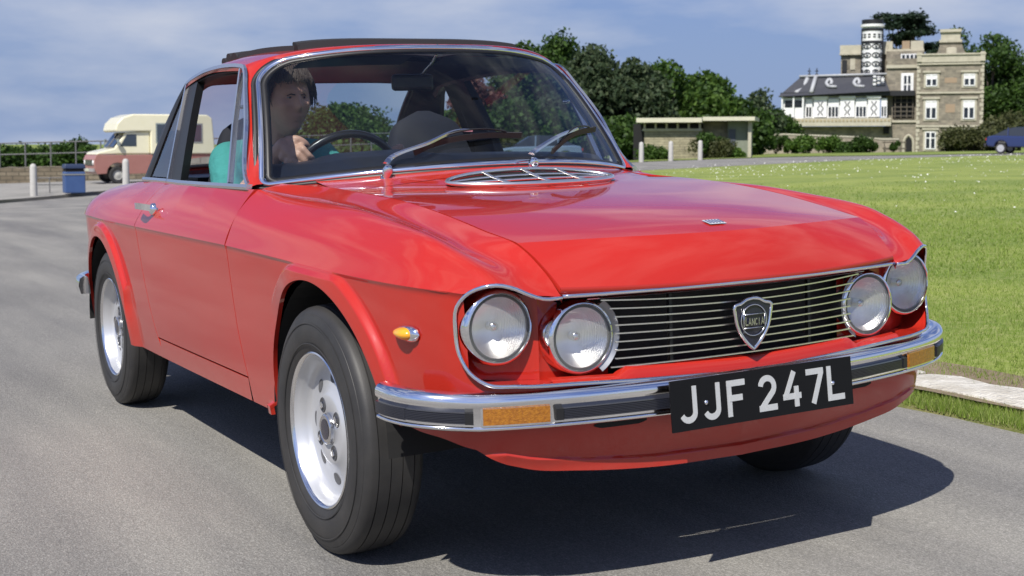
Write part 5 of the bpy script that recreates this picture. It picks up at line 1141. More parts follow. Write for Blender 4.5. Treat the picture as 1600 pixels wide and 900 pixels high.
# ================================================================== far buildings
def stone_mat(name, c1, c2, mortar, bw, bh, obj=True):
    m, nt, b = nodes(name); N = nt.nodes; L = nt.links; tc = N.new('ShaderNodeTexCoord'); mp = N.new('ShaderNodeMapping'); mp.inputs['Rotation'].default_value = (PI / 2, 0, 0); L.new(tc.outputs['Object'], mp.inputs[0])
    cx = N.new('ShaderNodeSeparateXYZ'); L.new(tc.outputs['Object'], cx.inputs[0]); ad = N.new('ShaderNodeMath'); ad.operation = 'ADD'; L.new(cx.outputs[0], ad.inputs[0]); L.new(cx.outputs[1], ad.inputs[1])
    cb = N.new('ShaderNodeCombineXYZ'); L.new(ad.outputs[0], cb.inputs[0]); L.new(cx.outputs[2], cb.inputs[1])
    br = N.new('ShaderNodeTexBrick'); br.inputs['Scale'].default_value = 1; br.inputs['Brick Width'].default_value = bw; br.inputs['Row Height'].default_value = bh; br.inputs['Mortar Size'].default_value = bh * .09; br.inputs['Bias'].default_value = 0
    br.inputs['Color1'].default_value = (*c1, 1); br.inputs['Color2'].default_value = (*c2, 1); br.inputs['Mortar'].default_value = (*mortar, 1); L.new(cb.outputs[0], br.inputs['Vector'])
    n = N.new('ShaderNodeTexNoise'); n.inputs['Scale'].default_value = 1.3; n.inputs['Detail'].default_value = 8; n.inputs['Roughness'].default_value = .7; L.new(tc.outputs['Object'], n.inputs['Vector'])
    r = N.new('ShaderNodeValToRGB'); r.color_ramp.elements[0].position = .3; r.color_ramp.elements[1].position = .7; r.color_ramp.elements[0].color = (.62, .60, .56, 1); r.color_ramp.elements[1].color = (1.25, 1.2, 1.1, 1); L.new(n.outputs[0], r.inputs[0])
    mx = N.new('ShaderNodeMixRGB'); mx.blend_type = 'MULTIPLY'; mx.inputs[0].default_value = 1; L.new(br.outputs[0], mx.inputs[1]); L.new(r.outputs[0], mx.inputs[2]); L.new(mx.outputs[0], b.inputs['Base Color']); b.inputs['Roughness'].default_value = .95
    bp = N.new('ShaderNodeBump'); bp.inputs['Strength'].default_value = .8; bp.inputs['Distance'].default_value = .03; L.new(br.outputs[1], bp.inputs['Height']); bp.invert = True; L.new(bp.outputs[0], b.inputs['Normal']); return m
M_STONE = stone_mat('grey_rubble_stone', (.19, .178, .155), (.30, .275, .23), (.25, .235, .20), .42, .20)
M_LIME = mat('pale_limestone', (.38, .355, .275), .9, noise=(2.5, .2, (.48, .45, .36)), bump=(8, .5, .03))
M_WHITE = mat('white_house_paint', (.72, .73, .74), .6, noise=(3, .25, (.78, .78, .77)))
M_PANE = mat('dark_window_pane', (.02, .024, .03), .08, spec=.8)
M_SLATE = mat('blue_black_slate', (.030, .032, .042), .55, noise=(5, .3, (.050, .052, .062)), bump=(9, .5, .03))
M_BLK = mat('black_paint', (.012, .012, .014), .5)
hs = empty('stone_house'); tag(hs, 'large grey and cream stone house with castellated roof, patterned round turret and white verandah wing', 'house')
HD = 130.0; p0 = at(1480, 237, HD); hx, hy = float(p0[0]), float(p0[1]); hs.location = (hx, hy, float(p0[2])); hs.rotation_euler = (0, 0, -(YAW + math.atan((1480 - 800) / FPX)))
K = HD / FPX
def U(px): return (px - 1480) * K * 1.0
def Zp(py): return (237 - py) * K
def hbox(px0, px1, py0, py1, d0, d1, b=None):
    b = b or MB(); return b.box((U(px0), d0, Zp(py1)), (U(px1), d1, Zp(py0)))
def slab(name, m, *args, parent=None):
    return hbox(*args).build(name, m, parent if parent is not None else hs)
# the tall right-hand block
slab('wall', M_STONE, 1433, 1531, 97, 240, 0, 9)
for y in (100, 145, 197): slab('string_course', M_LIME, 1432, 1532.5, y - 1.2, y + 1.6, -.16, 0)
slab('parapet', M_LIME, 1432, 1533, 86, 98, -.22, .4); slab('parapet_coping', M_LIME, 1431, 1534, 84.5, 87, -.34, .55)
for x in (1434, 1528): slab('parapet_end', M_LIME, x - 2, x + 5, 82.5, 97, -.30, .5)
b = MB()
for i in range(21):
    z = 102 + i * 6.6; w = 5.4 if i % 2 else 3.2; hbox(1432.4, 1432.4 + w, z, z + 5.6, -.07, .25, b); hbox(1531.8 - w, 1531.8, z, z + 5.6, -.07, .25, b)
tag(b.build('quoins', M_LIME, hs), kind='stuff')
def house_window(x0, x1, y0, y1, d=0.0, hood=True, mull=2, trans=.36, st=M_LIME):
    w = slab('window', M_LIME if st else M_WHITE, x0 - 3, x1 + 3, y0 - 3, y1 + 3, d - .08, d + .1)
    slab('pane', M_PANE, x0, x1, y0, y1, d - .10, d - .05, parent=w)
    b = MB(); yt = y0 + (y1 - y0) * trans
    for a_, b_, c_, e_ in ((x0, x1, y0 - .3, y0 + 1.3), (x0, x1, y1 - 1.3, y1 + .3), (x0, x0 + 1.5, y0, y1), (x1 - 1.5, x1, y0, y1), (x0, x1, yt - .8, yt + .8)): hbox(a_, b_, c_, e_, d - .16, d - .09, b)
    for k in range(1, mull): xm = x0 + (x1 - x0) * k / mull; hbox(xm - 1.1, xm + 1.1, y0, y1, d - .17, d - .085, b)
    o = b.build('window_bars', M_WHITE, w)
    if hood: slab('window_hood', M_LIME, x0 - 4.5, x1 + 4.5, y0 - 6, y0 - 3, d - .20, d, parent=w)
    return w
for x0 in (1446, 1502):
    house_window(x0, x0 + 17, 117, 135, 0); house_window(x0, x0 + 17, 158, 186, 0)
    slab('blind', M_WHITE, x0 + 1.5, x0 + 15.5, 159, 167, -.12, -.10); slab('blind', M_WHITE, x0 + 1.5, x0 + 15.5, 118, 123, -.12, -.10)
house_window(1446.5, 1462.5, 206, 233, 0); house_window(1502, 1519, 206, 233, 0)
slab('brick_patch', mat('orange_brick', (.29, .20, .13), .9, noise=(6, .3, (.34, .27, .19))), 1474, 1492, 122, 130, -.02, .05); slab('brick_patch', MATS['orange_brick'], 1476, 1490, 163, 176, -.02, .05)
# flared gable chimney on top
b = MB(); prf = [(1459, 86), (1463, 80), (1466, 68), (1467.5, 64), (1496, 64), (1498, 68), (1502, 80), (1507, 86)]; b.prism([(U(x), Zp(y)) for x, y in prf], .8, 3.6); b.build('chimney_base', M_STONE, hs)
slab('chimney', M_LIME, 1467, 1496, 48, 66, .9, 3.4); slab('chimney_cap', M_LIME, 1464.5, 1498.5, 62.5, 66.5, .6, 3.7); slab('chimney_cap', M_LIME, 1465.5, 1497.5, 46, 50.5, .7, 3.6)
b = MB(); b.add(*lathe([(0, .55), (.9, .55), (1.0, .3), (1.02, .001)], 16, 'z')); b.v = [(x * .9 + U(1483), y * .3 + .75, z * .6 + Zp(84)) for x, y, z in b.v]; b.build('gable_ornament', M_LIME, hs)
# side and middle ranges, stepping back to the left
slab('wall', M_STONE, 1386, 1433.2, 104, 240, 1.2, 9); slab('string_course', M_LIME, 1385, 1433, 100, 105, 1.0, 1.5); slab('parapet', M_STONE, 1386, 1433, 90, 101, 1.15, 1.6); slab('wall', M_STONE, 1383, 1440, 76, 92, 3.2, 8.6)
house_window(1411, 1424, 116, 146, 1.2, hood=False, mull=2, trans=.5, st=None)
slab('dormer_window', M_WHITE, 1406, 1440, 81, 90, 2.9, 3.25); 
for k in range(5): slab('dormer_pane', M_PANE, 1408 + k * 6.4, 1412.4 + k * 6.4, 82.5, 88.5, 2.86, 2.9)
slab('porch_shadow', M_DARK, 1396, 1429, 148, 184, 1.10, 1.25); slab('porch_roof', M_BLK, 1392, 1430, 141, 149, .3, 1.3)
for k in range(4): slab('porch_post', mat('weathered_wood', (.10, .085, .065), .8), 1399 + k * 9, 1400.4 + k * 9, 149, 184, .9, 1.05)
for k in range(5): slab('porch_rail', MATS['weathered_wood'], 1397, 1429, 152 + k * 7, 153 + k * 7, .88, 1.0)
slab('wall', M_STONE, 1394, 1433, 190, 240, .5, 1.3); slab('terrace_coping', M_LIME, 1393, 1433.5, 187.5, 191, .35, 1.35)
b = MB(); pts = [(1416, 238), (1416, 224), (1417, 218), (1420, 213), (1421.5, 212), (1423, 213), (1426, 218), (1427, 224), (1427, 238)]; b.prism([(U(x), Zp(y)) for x, y in pts], .44, .6); ad = b.build('arched_door', M_DARK, hs)
b = MB(); A_ = np.array([(U(1421.5) + (x - 1421.5) * K * 1.35, Zp(y) + (.06 if y < 225 else 0)) for x, y in pts]); b.tube([(x, .43, z) for x, z in A_], .13, 6); b.build('door_arch', M_LIME, ad)
# central castellated tower
slab('wall', M_STONE, 1311, 1384, 78, 150, 4, 10); slab('parapet', M_LIME, 1309.5, 1385, 64, 78, 3.8, 10.2); slab('string_course', M_LIME, 1309, 1385.5, 77, 80, 3.65, 10.3)
slab('tower_window', M_BLK, 1313, 1321, 88, 108, 3.9, 4.05); slab('tower_window', M_LIME, 1326, 1334, 86, 104, 3.9, 4.05)
for x0, x1 in ((1377, 1392), (1407, 1419), (1420.5, 1440)): slab('merlon', M_LIME if x0 != 1407 else MATS['orange_brick'], x0, x1, 59, 74, 4, 6)
slab('parapet', M_LIME, 1374, 1441, 72, 78, 3.9, 6.2); slab('wall', M_STONE, 1374, 1440, 78, 92, 4.05, 8)
# patterned round turret
tw = MB(); cxT, cyT, rT = U(1361.5), 2.6, 16.2 * K
def ringz(y0, y1, r0, r1=None): V, F = lathe([(Zp(y1), .001), (Zp(y1), r0), (Zp(y0), r1 or r0), (Zp(y0), .001)], 28, 'z'); return [(x + cxT, y + cyT, z) for x, y, z in V], F
tu = empty('turret'); tu.parent = hs
b = MB(); b.add(*ringz(36, 113, rT)); b.build('turret_drum', M_WHITE, tu, True, 40)
b = MB(); b.add(*ringz(26, 35, rT * 1.05)); b.build('turret_top', M_BLK, tu, True, 40); b = MB(); b.add(*ringz(33.5, 37.5, rT * 1.16)); b.build('turret_cornice', M_WHITE, tu, True, 40)
for y in (40, 60): b = MB(); b.add(*ringz(y, y + 4.2, rT * 1.035)); b.build('turret_band', M_BLK, tu, True, 40)
for x in (1346, 1377): b = MB(); b.tube([(U(x), cyT - .15, Zp(113)), (U(x), cyT - .15, Zp(40))], .12, 8); b.build('turret_rib', M_BLK, tu, True)
def tpt(ang, z, r=1.02): return (cxT + rT * r * math.sin(ang), cyT - rT * r * math.cos(ang), z)
for j, yy in enumerate((69, 83, 97, 109)):
    for a0 in (-1.15, -.42, .42, 1.15):
        q = 6.0 if j < 3 else 4.6; b = MB(); b.tube([tpt(a0 + q * K / rT * .95 * math.cos(t), Zp(yy) + q * .62 * K * math.sin(t)) for t in np.linspace(0, 2 * PI, 14, endpoint=False)], .055, 5, True)
        b.tube([tpt(a0, Zp(yy) - .06), tpt(a0, Zp(yy) + .06)], .12, 5); b.build('turret_motif', M_BLK, tu, True)
for yy in (50, 54): 
    for a0 in np.linspace(-1.2, 1.2, 6): b = MB(); b.tube([tpt(a0 - .12, Zp(yy)), tpt(a0 + .12, Zp(yy))], .07, 5); b.build('turret_motif', M_BLK, tu, True)
# verandah wing on the left, under a slate mansard
slab('wall', M_STONE, 1222, 1396, 197, 240, .2, 9); slab('balcony', M_LIME, 1219, 1395, 184, 196.5, -.75, .3)
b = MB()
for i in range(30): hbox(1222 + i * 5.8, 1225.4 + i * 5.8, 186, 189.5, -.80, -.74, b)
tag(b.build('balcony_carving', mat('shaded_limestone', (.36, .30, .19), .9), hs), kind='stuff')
slab('wing_wall', M_WHITE, 1224, 1371, 146, 185, .25, 8)
b = MB(); R0 = [(1219, 149.5), (1373, 143), (1373, 116), (1250, 118)]
V = [(U(1219), -.7, Zp(149)), (U(1392), -.7, Zp(142)), (U(1392), 8.5, Zp(142)), (U(1219), 8.5, Zp(149)), (U(1250), 1.5, Zp(117)), (U(1380), 1.5, Zp(116)), (U(1380), 7, Zp(116)), (U(1250), 7, Zp(117))]
b.add(V, [(0, 1, 5, 4), (1, 2, 6, 5), (2, 3, 7, 6), (3, 0, 4, 7), (4, 5, 6, 7), (3, 2, 1, 0)]); b.build('slate_roof', M_SLATE, hs)
b = MB(); b.tube([(U(1249), 1.35, Zp(115.5)), (U(1389), 1.35, Zp(113.5))], .13, 6); b.build('roof_ridge', M_CHROME_DULL if False else mat('lead_grey', (.34, .35, .37), .5, noise=(4, .3, (.42, .43, .45))), hs, True)
for x0, x1, w_ in ((1271, 1276, .13),): b = MB(); b.tube([(U(1271), -.55, Zp(143)), (U(1275), 1.4, Zp(116))], .22, 6); b.build('hip_flashing', MATS['lead_grey'], hs, True)
b = MB(); b.tube(spath([(U(1246), -.2, Zp(143)), (U(1256), .6, Zp(135)), (U(1262), 1.3, Zp(119))], 8), .22, 6); b.build('hip_flashing', MATS['lead_grey'], hs, True)
for x0 in (1297, 1340):   # pale roof crests like little scrolls
    b = MB(); b.tube(spath([(U(x0), .15, Zp(133)), (U(x0 - 4), .6, Zp(127)), (U(x0 + 1), .9, Zp(121)), (U(x0 + 4), .8, Zp(125)), (U(x0 + 3), .5, Zp(130))], 14), .17, 6); b.tube([(U(x0 - 1), .15, Zp(133)), (U(x0 + 13), .0, Zp(134))], .16, 6); b.build('roof_dormer', MATS['lead_grey'], hs, True)
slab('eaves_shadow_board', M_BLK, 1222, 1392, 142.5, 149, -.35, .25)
for x0, x1 in ((1275, 1295), (1316, 1338), (1359, 1377)):
    w = slab('shutter_panel', M_WHITE, x0, x1, 151, 182, -.10, .26); slab('panel_cap', M_WHITE, x0 - 2, x1 + 2, 148, 152.5, -.25, .26, parent=w)
    xc = (x0 + x1) / 2; b = MB()
    for s1 in (-1, 1): b.tube(spath([(U(xc + s1 * 4), -.14, Zp(157)), (U(xc + s1 * 1), -.14, Zp(163)), (U(xc + s1 * 4.6), -.14, Zp(168)), (U(xc + s1 * 1), -.14, Zp(174)), (U(xc + s1 * 4), -.14, Zp(179))], 14), .05, 4)
    b.build('panel_scroll', mat('pattern_grey', (.20, .20, .22), .6), w, True)
for x0, x1 in ((1262, 1272), (1297, 1314), (1340, 1357), (1379, 1388)):
    w = slab('wing_window', M_WHITE, x0, x1, 153, 183, .0, .27); n_ = 3 if x1 - x0 > 12 else 2
    for k in range(n_): slab('pane', M_PANE, x0 + 1 + k * (x1 - x0 - 1) / n_, x0 - .5 + (k + 1) * (x1 - x0 - 1) / n_, 166, 181, -.05, .02, parent=w)
for x0, x1 in ((1229, 1241), (1244, 1256)):
    w = slab('verandah_bay', M_WHITE, x0 - 2, x1 + 2, 151, 187, -.1, .27); slab('pane', M_PANE, x0, x1, 155, 166, -.15, -.08, parent=w)
for x0 in (1224, 1242, 1257): slab('verandah_post', M_WHITE, x0, x0 + 2.4, 149, 187, -.5, -.25)
for k in range(3): slab('roof_light', M_WHITE, 1366 + k * 6, 1370.5 + k * 6, 117 + k, 141, .0 + .2 * k, .9)
b = MB()
for k in range(4): hbox(1365, 1385, 120 + k * 6, 121.2 + k * 6, -.08, .02, b)
tag(b.build('roof_light_bars', M_PANE, hs), kind='stuff')
for x0 in (1262, 1274): b = MB(); b.tube([(U(x0), 3, Zp(118)), (U(x0), 3, Zp(101))], .05, 5); b.tube([(U(x0 - 3), 3, Zp(106)), (U(x0 + 3), 3, Zp(106))], .04, 4); b.tube([(U(x0 - 2.5), 3, Zp(111)), (U(x0 + 2.5), 3, Zp(111))], .04, 4); b.build('aerial', M_BLK, hs)
slab('terrace_opening', M_DARK, 1383, 1392, 197, 209, -.05, .25)
# garden wall in front of the house
gw = empty('garden_wall', tuple(at(1290, 240, 112))); gw.location.z = hz(gw.location.x, gw.location.y); gw.rotation_euler = hs.rotation_euler; tag(gw, 'grey rubble garden wall running below the house terrace', 'wall')
b = MB(); k2 = 112 / FPX
tp = [(1176, 206), (1186, 214), (1200, 213), (1225, 211), (1300, 214), (1344, 216), (1376, 219), (1400, 219)]
for (xa, ya), (xb, yb) in zip(tp[:-1], tp[1:]): b.prism([((xa - 1290) * k2, -.3), ((xb - 1290) * k2, -.3), ((xb - 1290) * k2, (240 - yb) * k2), ((xa - 1290) * k2, (240 - ya) * k2)], 0, .45)
b.build('wall_face', stone_mat('garden_rubble', (.30, .27, .23), (.38, .35, .30), (.33, .30, .26), .45, .22), gw)
for (xa, ya), (xb, yb) in zip(tp[:-1], tp[1:]):
    b = MB(); b.prism([((xa - 1290) * k2, (240 - ya) * k2 + .002), ((xb - 1290) * k2, (240 - yb) * k2 + .002), ((xb - 1290) * k2, (240 - yb) * k2 + .12), ((xa - 1290) * k2, (240 - ya) * k2 + .12)], -.06, .51); b.build('coping_stone', M_LIME, gw)
b = MB()
for x in (1378, 1390, 1402, 1409): b.box(((x - 1290) * k2, -.4, 0), ((x - 1288.6) * k2, -.32, 1.0))
for z in (.35, .85): b.box(((1376 - 1290) * k2, -.44, z), ((1411 - 1290) * k2, -.40, z + .12))
fr = b.build('wooden_rail_fence', MATS['weathered_wood']); fr.location = gw.location; fr.rotation_euler = gw.rotation_euler; tag(fr, 'short grey wooden rail fence in front of the arched door of the house', 'fence')
# ---- stone shelter with a flat roof
HS = 72.0; ps = at(1094, 250, HS); sh_ = empty('stone_shelter', (float(ps[0]), float(ps[1]), hz(float(ps[0]), float(ps[1])))); sh_.rotation_euler = (0, 0, -(YAW + math.atan((1094 - 800) / FPX)) - .10); tag(sh_, 'low stone shelter with a pale flat concrete roof in front of the trees', 'shelter')
k3 = HS / FPX; zg = float(ps[2]) - sh_.location.z
def sb(name, m, px0, px1, py0, py1, d0, d1, parent=None, tilt=0): b = MB(); b.box(((px0 - 1094) * k3, d0, (250 - py1) * k3 + zg), ((px1 - 1094) * k3, d1, (250 - py0) * k3 + zg)); return b.build(name, m, parent or sh_)
M_COURSE = stone_mat('coursed_stone', (.27, .255, .185), (.36, .34, .25), (.20, .185, .14), .55, .13)
sb('wall', M_COURSE, 1006, 1096, 204, 256, 0, 3.2); sb('sill_band', M_LIME, 1003, 1096, 201, 204.5, -.06, 3.2)
sb('clerestory_void', M_DARK, 1006, 1096, 193, 201, .15, 3.0)
for k in range(6): sb('clerestory_post', M_LIME, 1005 + k * 17.3, 1008 + k * 17.3, 192, 201.5, -.02, .25)
sb('roof_slab', mat('pale_concrete', (.50, .49, .37), .85, noise=(3, .3, (.60, .58, .45)), bump=(14, .4, .02)), 996, 1098, 184.5, 191.5, -.65, 3.6); sb('roof_slab', MATS['pale_concrete'], 1098.1, 1178, 183, 189, -.3, 3.7)
sb('wall', M_STONE, 1096, 1135, 189, 250, .9, 3.4); sb('wall', mat('green_grey_render', (.17, .19, .15), .9, noise=(6, .3, (.22, .24, .19))), 1135, 1168, 190, 247, .55, 3.4)
sb('door', mat('slate_door', (.07, .08, .10), .5), 1137, 1147, 202, 228, .50, .56); sb('corner_post', M_LIME, 1167, 1172, 190, 247, .2, .45); sb('shelter_bay', M_DARK, 985, 1006, 193, 252, .8, 3.0)
# the two halves of small things: bollards
M_CONC = mat('weathered_concrete', (.40, .39, .37), .9, noise=(7, .3, (.50, .49, .46)), bump=(30, .5, .01))
def bollard_mesh():
    V, F = lathe([(0, .11), (.0, .115), (.86, .105), (.93, .09), (.97, .05), (.98, .001)], 14, 'z'); b = MB(); b.add(V, F); return b.build('stone_bollard', M_CONC, None, True, 40)
bo = bollard_mesh(); first = True
for px, py, D, lb in [(1002, 256, 62, 'concrete bollard in front of the left end of the stone shelter'), (1048, 254, 63, 'concrete bollard in front of the middle of the stone shelter'), (1094, 252.5, 64, 'concrete bollard in front of the ivy on the stone shelter'), (956, 257, 61, 'concrete bollard just right of the windscreen pillar'),
                      (53, 312, 42.5, 'concrete bollard left of the blue litter bin'), (197, 290, 43, 'concrete bollard in front of the cream van'), (-60, 322, 41, None)]:
    if lb is None: continue
    o = bo if first else inst(bo, None); first = False; p = at(px, py, D); o.location = (float(p[0]), float(p[1]), hz(float(p[0]), float(p[1])) + (.10 if px < 300 else .0)); o.scale = (1, 1, .95 if px > 300 else 1.05); tag(o, lb, 'bollard', 'concrete bollards along the far kerb')
# ---- blue litter bin
p = at(116, 308, 42.8); lb_ = empty('litter_bin', (float(p[0]), float(p[1]), hz(float(p[0]), float(p[1])) + .10)); lb_.rotation_euler = (0, 0, -YAW + .45); tag(lb_, 'square blue litter bin on the pavement in front of the cream van', 'litter bin')
M_BIN = mat('bin_blue', (.035, .075, .20), .5, noise=(4, .3, (.05, .10, .24)))
b = MB(); b.box((-.31, -.31, .03), (.31, .31, .70)); o = b.build('bin_body', M_BIN, lb_); mod = o.modifiers.new('bevel', 'BEVEL'); mod.width = .03; mod.segments = 2
b = MB(); b.box((-.28, -.28, .70), (.28, .28, .80)); b.build('bin_slot', M_DARK, lb_); b = MB(); b.box((-.33, -.33, .80), (.33, .33, .94), taper=.93); o = b.build('bin_lid', mat('bin_dark_blue', (.02, .035, .085), .5), lb_); mod = o.modifiers.new('bevel', 'BEVEL'); mod.width = .03; mod.segments = 2
b = MB(); b.box((-.325, -.325, .60), (.325, .325, .635)); b.build('bin_band', mat('bin_band_grey', (.25, .25, .22), .5), lb_)
# ---- roadside wall and rail fence on the left
WB = [at(-160, 296, 58), at(0, 288, 59), at(130, 284, 60), at(250, 280, 61), at(420, 276, 63), at(620, 270, 66)]
wl = empty('roadside_wall', tuple(WB[1])); tag(wl, 'rough brown stone wall along the pavement behind the blue bin', 'wall'); b = MB(); o0 = np.array(WB[1])
g = np.random.default_rng(5); WP = lpath([tuple(q) for q in WB], 60)
WP[:, 2] = H(WP[:, 0], WP[:, 1]) ; G = []
for q in WP: G.append([q - o0 + [0, -.0, -.2], q - o0 + [0, 0, .78 + g.normal() * .03], q - o0 + [.10, .4, .80 + g.normal() * .03], q - o0 + [.1, .45, -.2]])
b.grid(np.array(G)); b.build('wall_face', stone_mat('brown_rubble', (.16, .135, .10), (.24, .21, .16), (.10, .09, .07), .40, .18), wl)
fe = empty('rail_fence', tuple(WB[1])); tag(fe, 'thin dark post and rail fence standing above the roadside wall', 'fence')
FP = lpath([tuple(q) for q in WB], 22); fm = mat('fence_grey', (.13, .13, .13), .6)
for q in FP: b = MB(); z0 = hz(q[0], q[1]); b.tube([(q[0] - o0[0], q[1] + .6 - o0[1], z0 - o0[2]), (q[0] - o0[0], q[1] + .6 - o0[1], z0 + 1.86 - o0[2])], .035, 6); b.build('fence_post', fm, fe)
for hh in (1.85, 1.35):
    b = MB(); b.tube([(q[0] - o0[0], q[1] + .6 - o0[1], hz(q[0], q[1]) + hh - o0[2]) for q in FP], .03, 5); b.build('fence_rail', fm, fe)
lr = empty('low_railing', tuple(at(78, 308, 44))); lr.location.z = hz(lr.location.x, lr.location.y) + .1; lr.rotation_euler = (0, 0, -YAW + .3); tag(lr, 'low grey metal railing between the bollard and the blue bin', 'railing')
for k in range(3): b = MB(); b.tube([(-.45 + .45 * k, 0, 0), (-.45 + .45 * k, 0, .5)], .022, 6); b.build('railing_post', fm, lr)
for hh in (.28, .5): b = MB(); b.tube([(-.5, 0, hh), (.5, 0, hh)], .02, 6); b.build('railing_bar', fm, lr)
sw_ = MB(); P = [(-1.35, 0), (1.5, 0), (1.5, .62), (1.0, .92), (0.2, 1.0), (-.8, .86), (-1.35, .6)]; sw_.prism(P, 0, .5); sw_ = sw_.build('stone_block_wall', stone_mat('grey_block', (.27, .27, .25), (.33, .33, .31), (.2, .2, .19), .5, .25)); p = at(314, 286, 44); sw_.location = (float(p[0]), float(p[1]), hz(float(p[0]), float(p[1])) + .08); sw_.rotation_euler = (0, 0, -YAW + .2); tag(sw_, 'short curved-top grey stone wall seen through the driver window below the van', 'wall')
# ---- cream and pink camper van
M_CREAM = mat('cream_van_paint', (.76, .72, .50), .35, coat=.5, noise=(3, .3, (.82, .78, .58))); M_PINK = mat('dusty_pink_paint', (.33, .145, .12), .45, coat=.3, noise=(3, .3, (.38, .18, .15)))
vn = empty('camper_van'); p = at(234, 289, 49.5); vn.scale = (.93, .93, .93); vn.location = (float(p[0]), float(p[1]), hz(float(p[0]), float(p[1])) + .08); tag(vn, 'cream and dusty pink coachbuilt van with an overhanging roof parked on the left', 'van')
vn.rotation_euler = (0, 0, PI - YAW + math.radians(30))     # local +x is the nose
VL = 4.6; ARR = [(1.45, .33), (-1.35, .33)]
def vprof(zlo, zhi, front, rear, w, name, m, arches=False):
    pass
def side_poly(pts, w0, w1, name, m, par=vn, bev=.05):
    b = MB(); b.prism(pts, w0, w1, axis=1); o = b.build(name, m, par); mod = o.modifiers.new('bevel', 'BEVEL'); mod.width = bev; mod.segments = 3; mod.limit_method = 'ANGLE'; return o
def arch_pts(cx, cz, r, n=9): return [(cx + r * math.cos(t), cz + r * math.sin(t)) for t in np.linspace(0, PI, n)]
low = [(2.22, .36), (2.30, .50), (2.32, .92), (2.24, 1.10), (-2.30, 1.14), (-2.34, .50), (-2.30, .36)] 
low = [(2.22, .36), (2.31, .52), (2.33, .92), (2.25, 1.09), (-2.30, 1.12), (-2.34, .42)] + [(-1.80, .42)] + [(-1.35 - .42 * math.cos(t), .40 + .42 * math.sin(t)) for t in np.linspace(0, PI, 9)] + [(1.03, .36)] + [(1.45 - .42 * math.cos(t), .38 + .42 * math.sin(t)) for t in np.linspace(0, PI, 9)]
side_poly(low, -.93, .93, 'lower_body', M_PINK); side_poly([(2.25, 1.095), (2.18, 1.20), (1.50, 1.36), (1.45, 1.125)], -.90, .90, 'engine_cover', M_CREAM)
side_poly([(1.52, 1.13), (1.55, 1.37), (1.12, 1.96), (.20, 2.0), (.20, 1.13)], -.90, .90, 'cab', M_CREAM); side_poly([(.195, 1.125), (.195, 2.0), (.9, 1.99), (1.46, 1.96), (1.55, 2.02), (1.47, 2.30), (1.24, 2.53), (.85, 2.66), (-2.05, 2.66), (-2.25, 2.52), (-2.36, 1.125)], -1.0, 1.0, 'coachbuilt_body', M_CREAM, bev=.24)
b = MB(); V = [(1.585, -.80, 1.40), (1.585, .80, 1.40), (1.185, .74, 1.93), (1.185, -.74, 1.93)]; b.add(V, [(0, 1, 2, 3)]); w_ = b.build('windscreen', mat('van_glass', (.03, .045, .07), .05, spec=.9), vn); b = MB(); b.tube([(1.595, 0, 1.40), (1.195, 0, 1.93)], .02, 5); b.build('windscreen_divider', M_BLACK, w_)
for s in (-1, 1):
    b = MB(); b.add([(1.35, s * .905, 1.42), (.72, s * .905, 1.42), (.72, s * .905, 1.88), (1.08, s * .905, 1.88)], [(0, 1, 2, 3)]); b.build('cab_window', MATS['van_glass'], vn)
    for x0, x1 in ((-.55, -.05), (-1.80, -1.18)): f = MB(); f.box((x0 - .05, s * 1.0, 1.55), (x1 + .05, s * 1.012, 2.32)); f = f.build('body_window_frame', M_CHROME_DULL, vn); b = MB(); b.box((x0, s * 1.004, 1.60), (x1, s * 1.02, 2.27)); b.build('pane', MATS['van_glass'], f)
    b = MB(); b.box((1.42, s * .95 if s > 0 else -1.12, 1.45), (1.48, 1.12 if s > 0 else s * .95, 1.70)); b.build('door_mirror', M_CHROME_DULL, vn)
    V, F = lathe([(0, .10), (.03, .095), (.045, .001)], 16, 'x'); b = MB(); b.add([(x + 2.32, y + s * .68, z + .80) for x, y, z in V], F); b.build('headlight', mat('lamp_white', (.75, .75, .72), .2, coat=1), vn, True)
    b = MB(); b.box((.10, s * .90, 1.14), (.14, s * .935, 1.95)) if s > 0 else b.box((.10, -.935, 1.14), (.14, -.90, 1.95)); b.build('door_seam', M_BLACK, vn)
    for x0 in (1.45, -1.35):
        w_ = empty('wheel'); w_.parent = vn; w_.location = (x0, s * .84, .33); V, F = lathe([(-.09, .19), (-.1, .30), (-.06, .33), (.06, .33), (.1, .30), (.09, .19)], 28, 'y'); b = MB(); b.add(V, F); b.build('tyre', M_TYRE, w_, True, 40); V, F = lathe([(s * .06, .19), (s * .05, .12), (s * .09, .05), (s * .09, .001)], 24, 'y'); b = MB(); b.add(V, F); b.build('rim', mat('van_rim', (.45, .44, .40), .5), w_, True)
b = MB(); b.box((2.31, -.56, .70), (2.345, .56, .90)); gr_ = b.build('radiator_grille', M_BLACK, vn)
for k in range(4): b = MB(); b.box((2.345, -.55, .725 + k * .045), (2.352, .55, .74 + k * .045)); b.build('grille_bar', M_CHROME_DULL, gr_)
b = MB(); b.box((2.33, -.92, .46), (2.40, .92, .58)); b.build('front_bumper', mat('bumper_grey', (.35, .33, .32), .5), vn); b = MB(); b.box((2.40, -.26, .47), (2.41, .26, .57)); b.build('number_plate', mat('plate_pale', (.55, .58, .42), .5), vn)
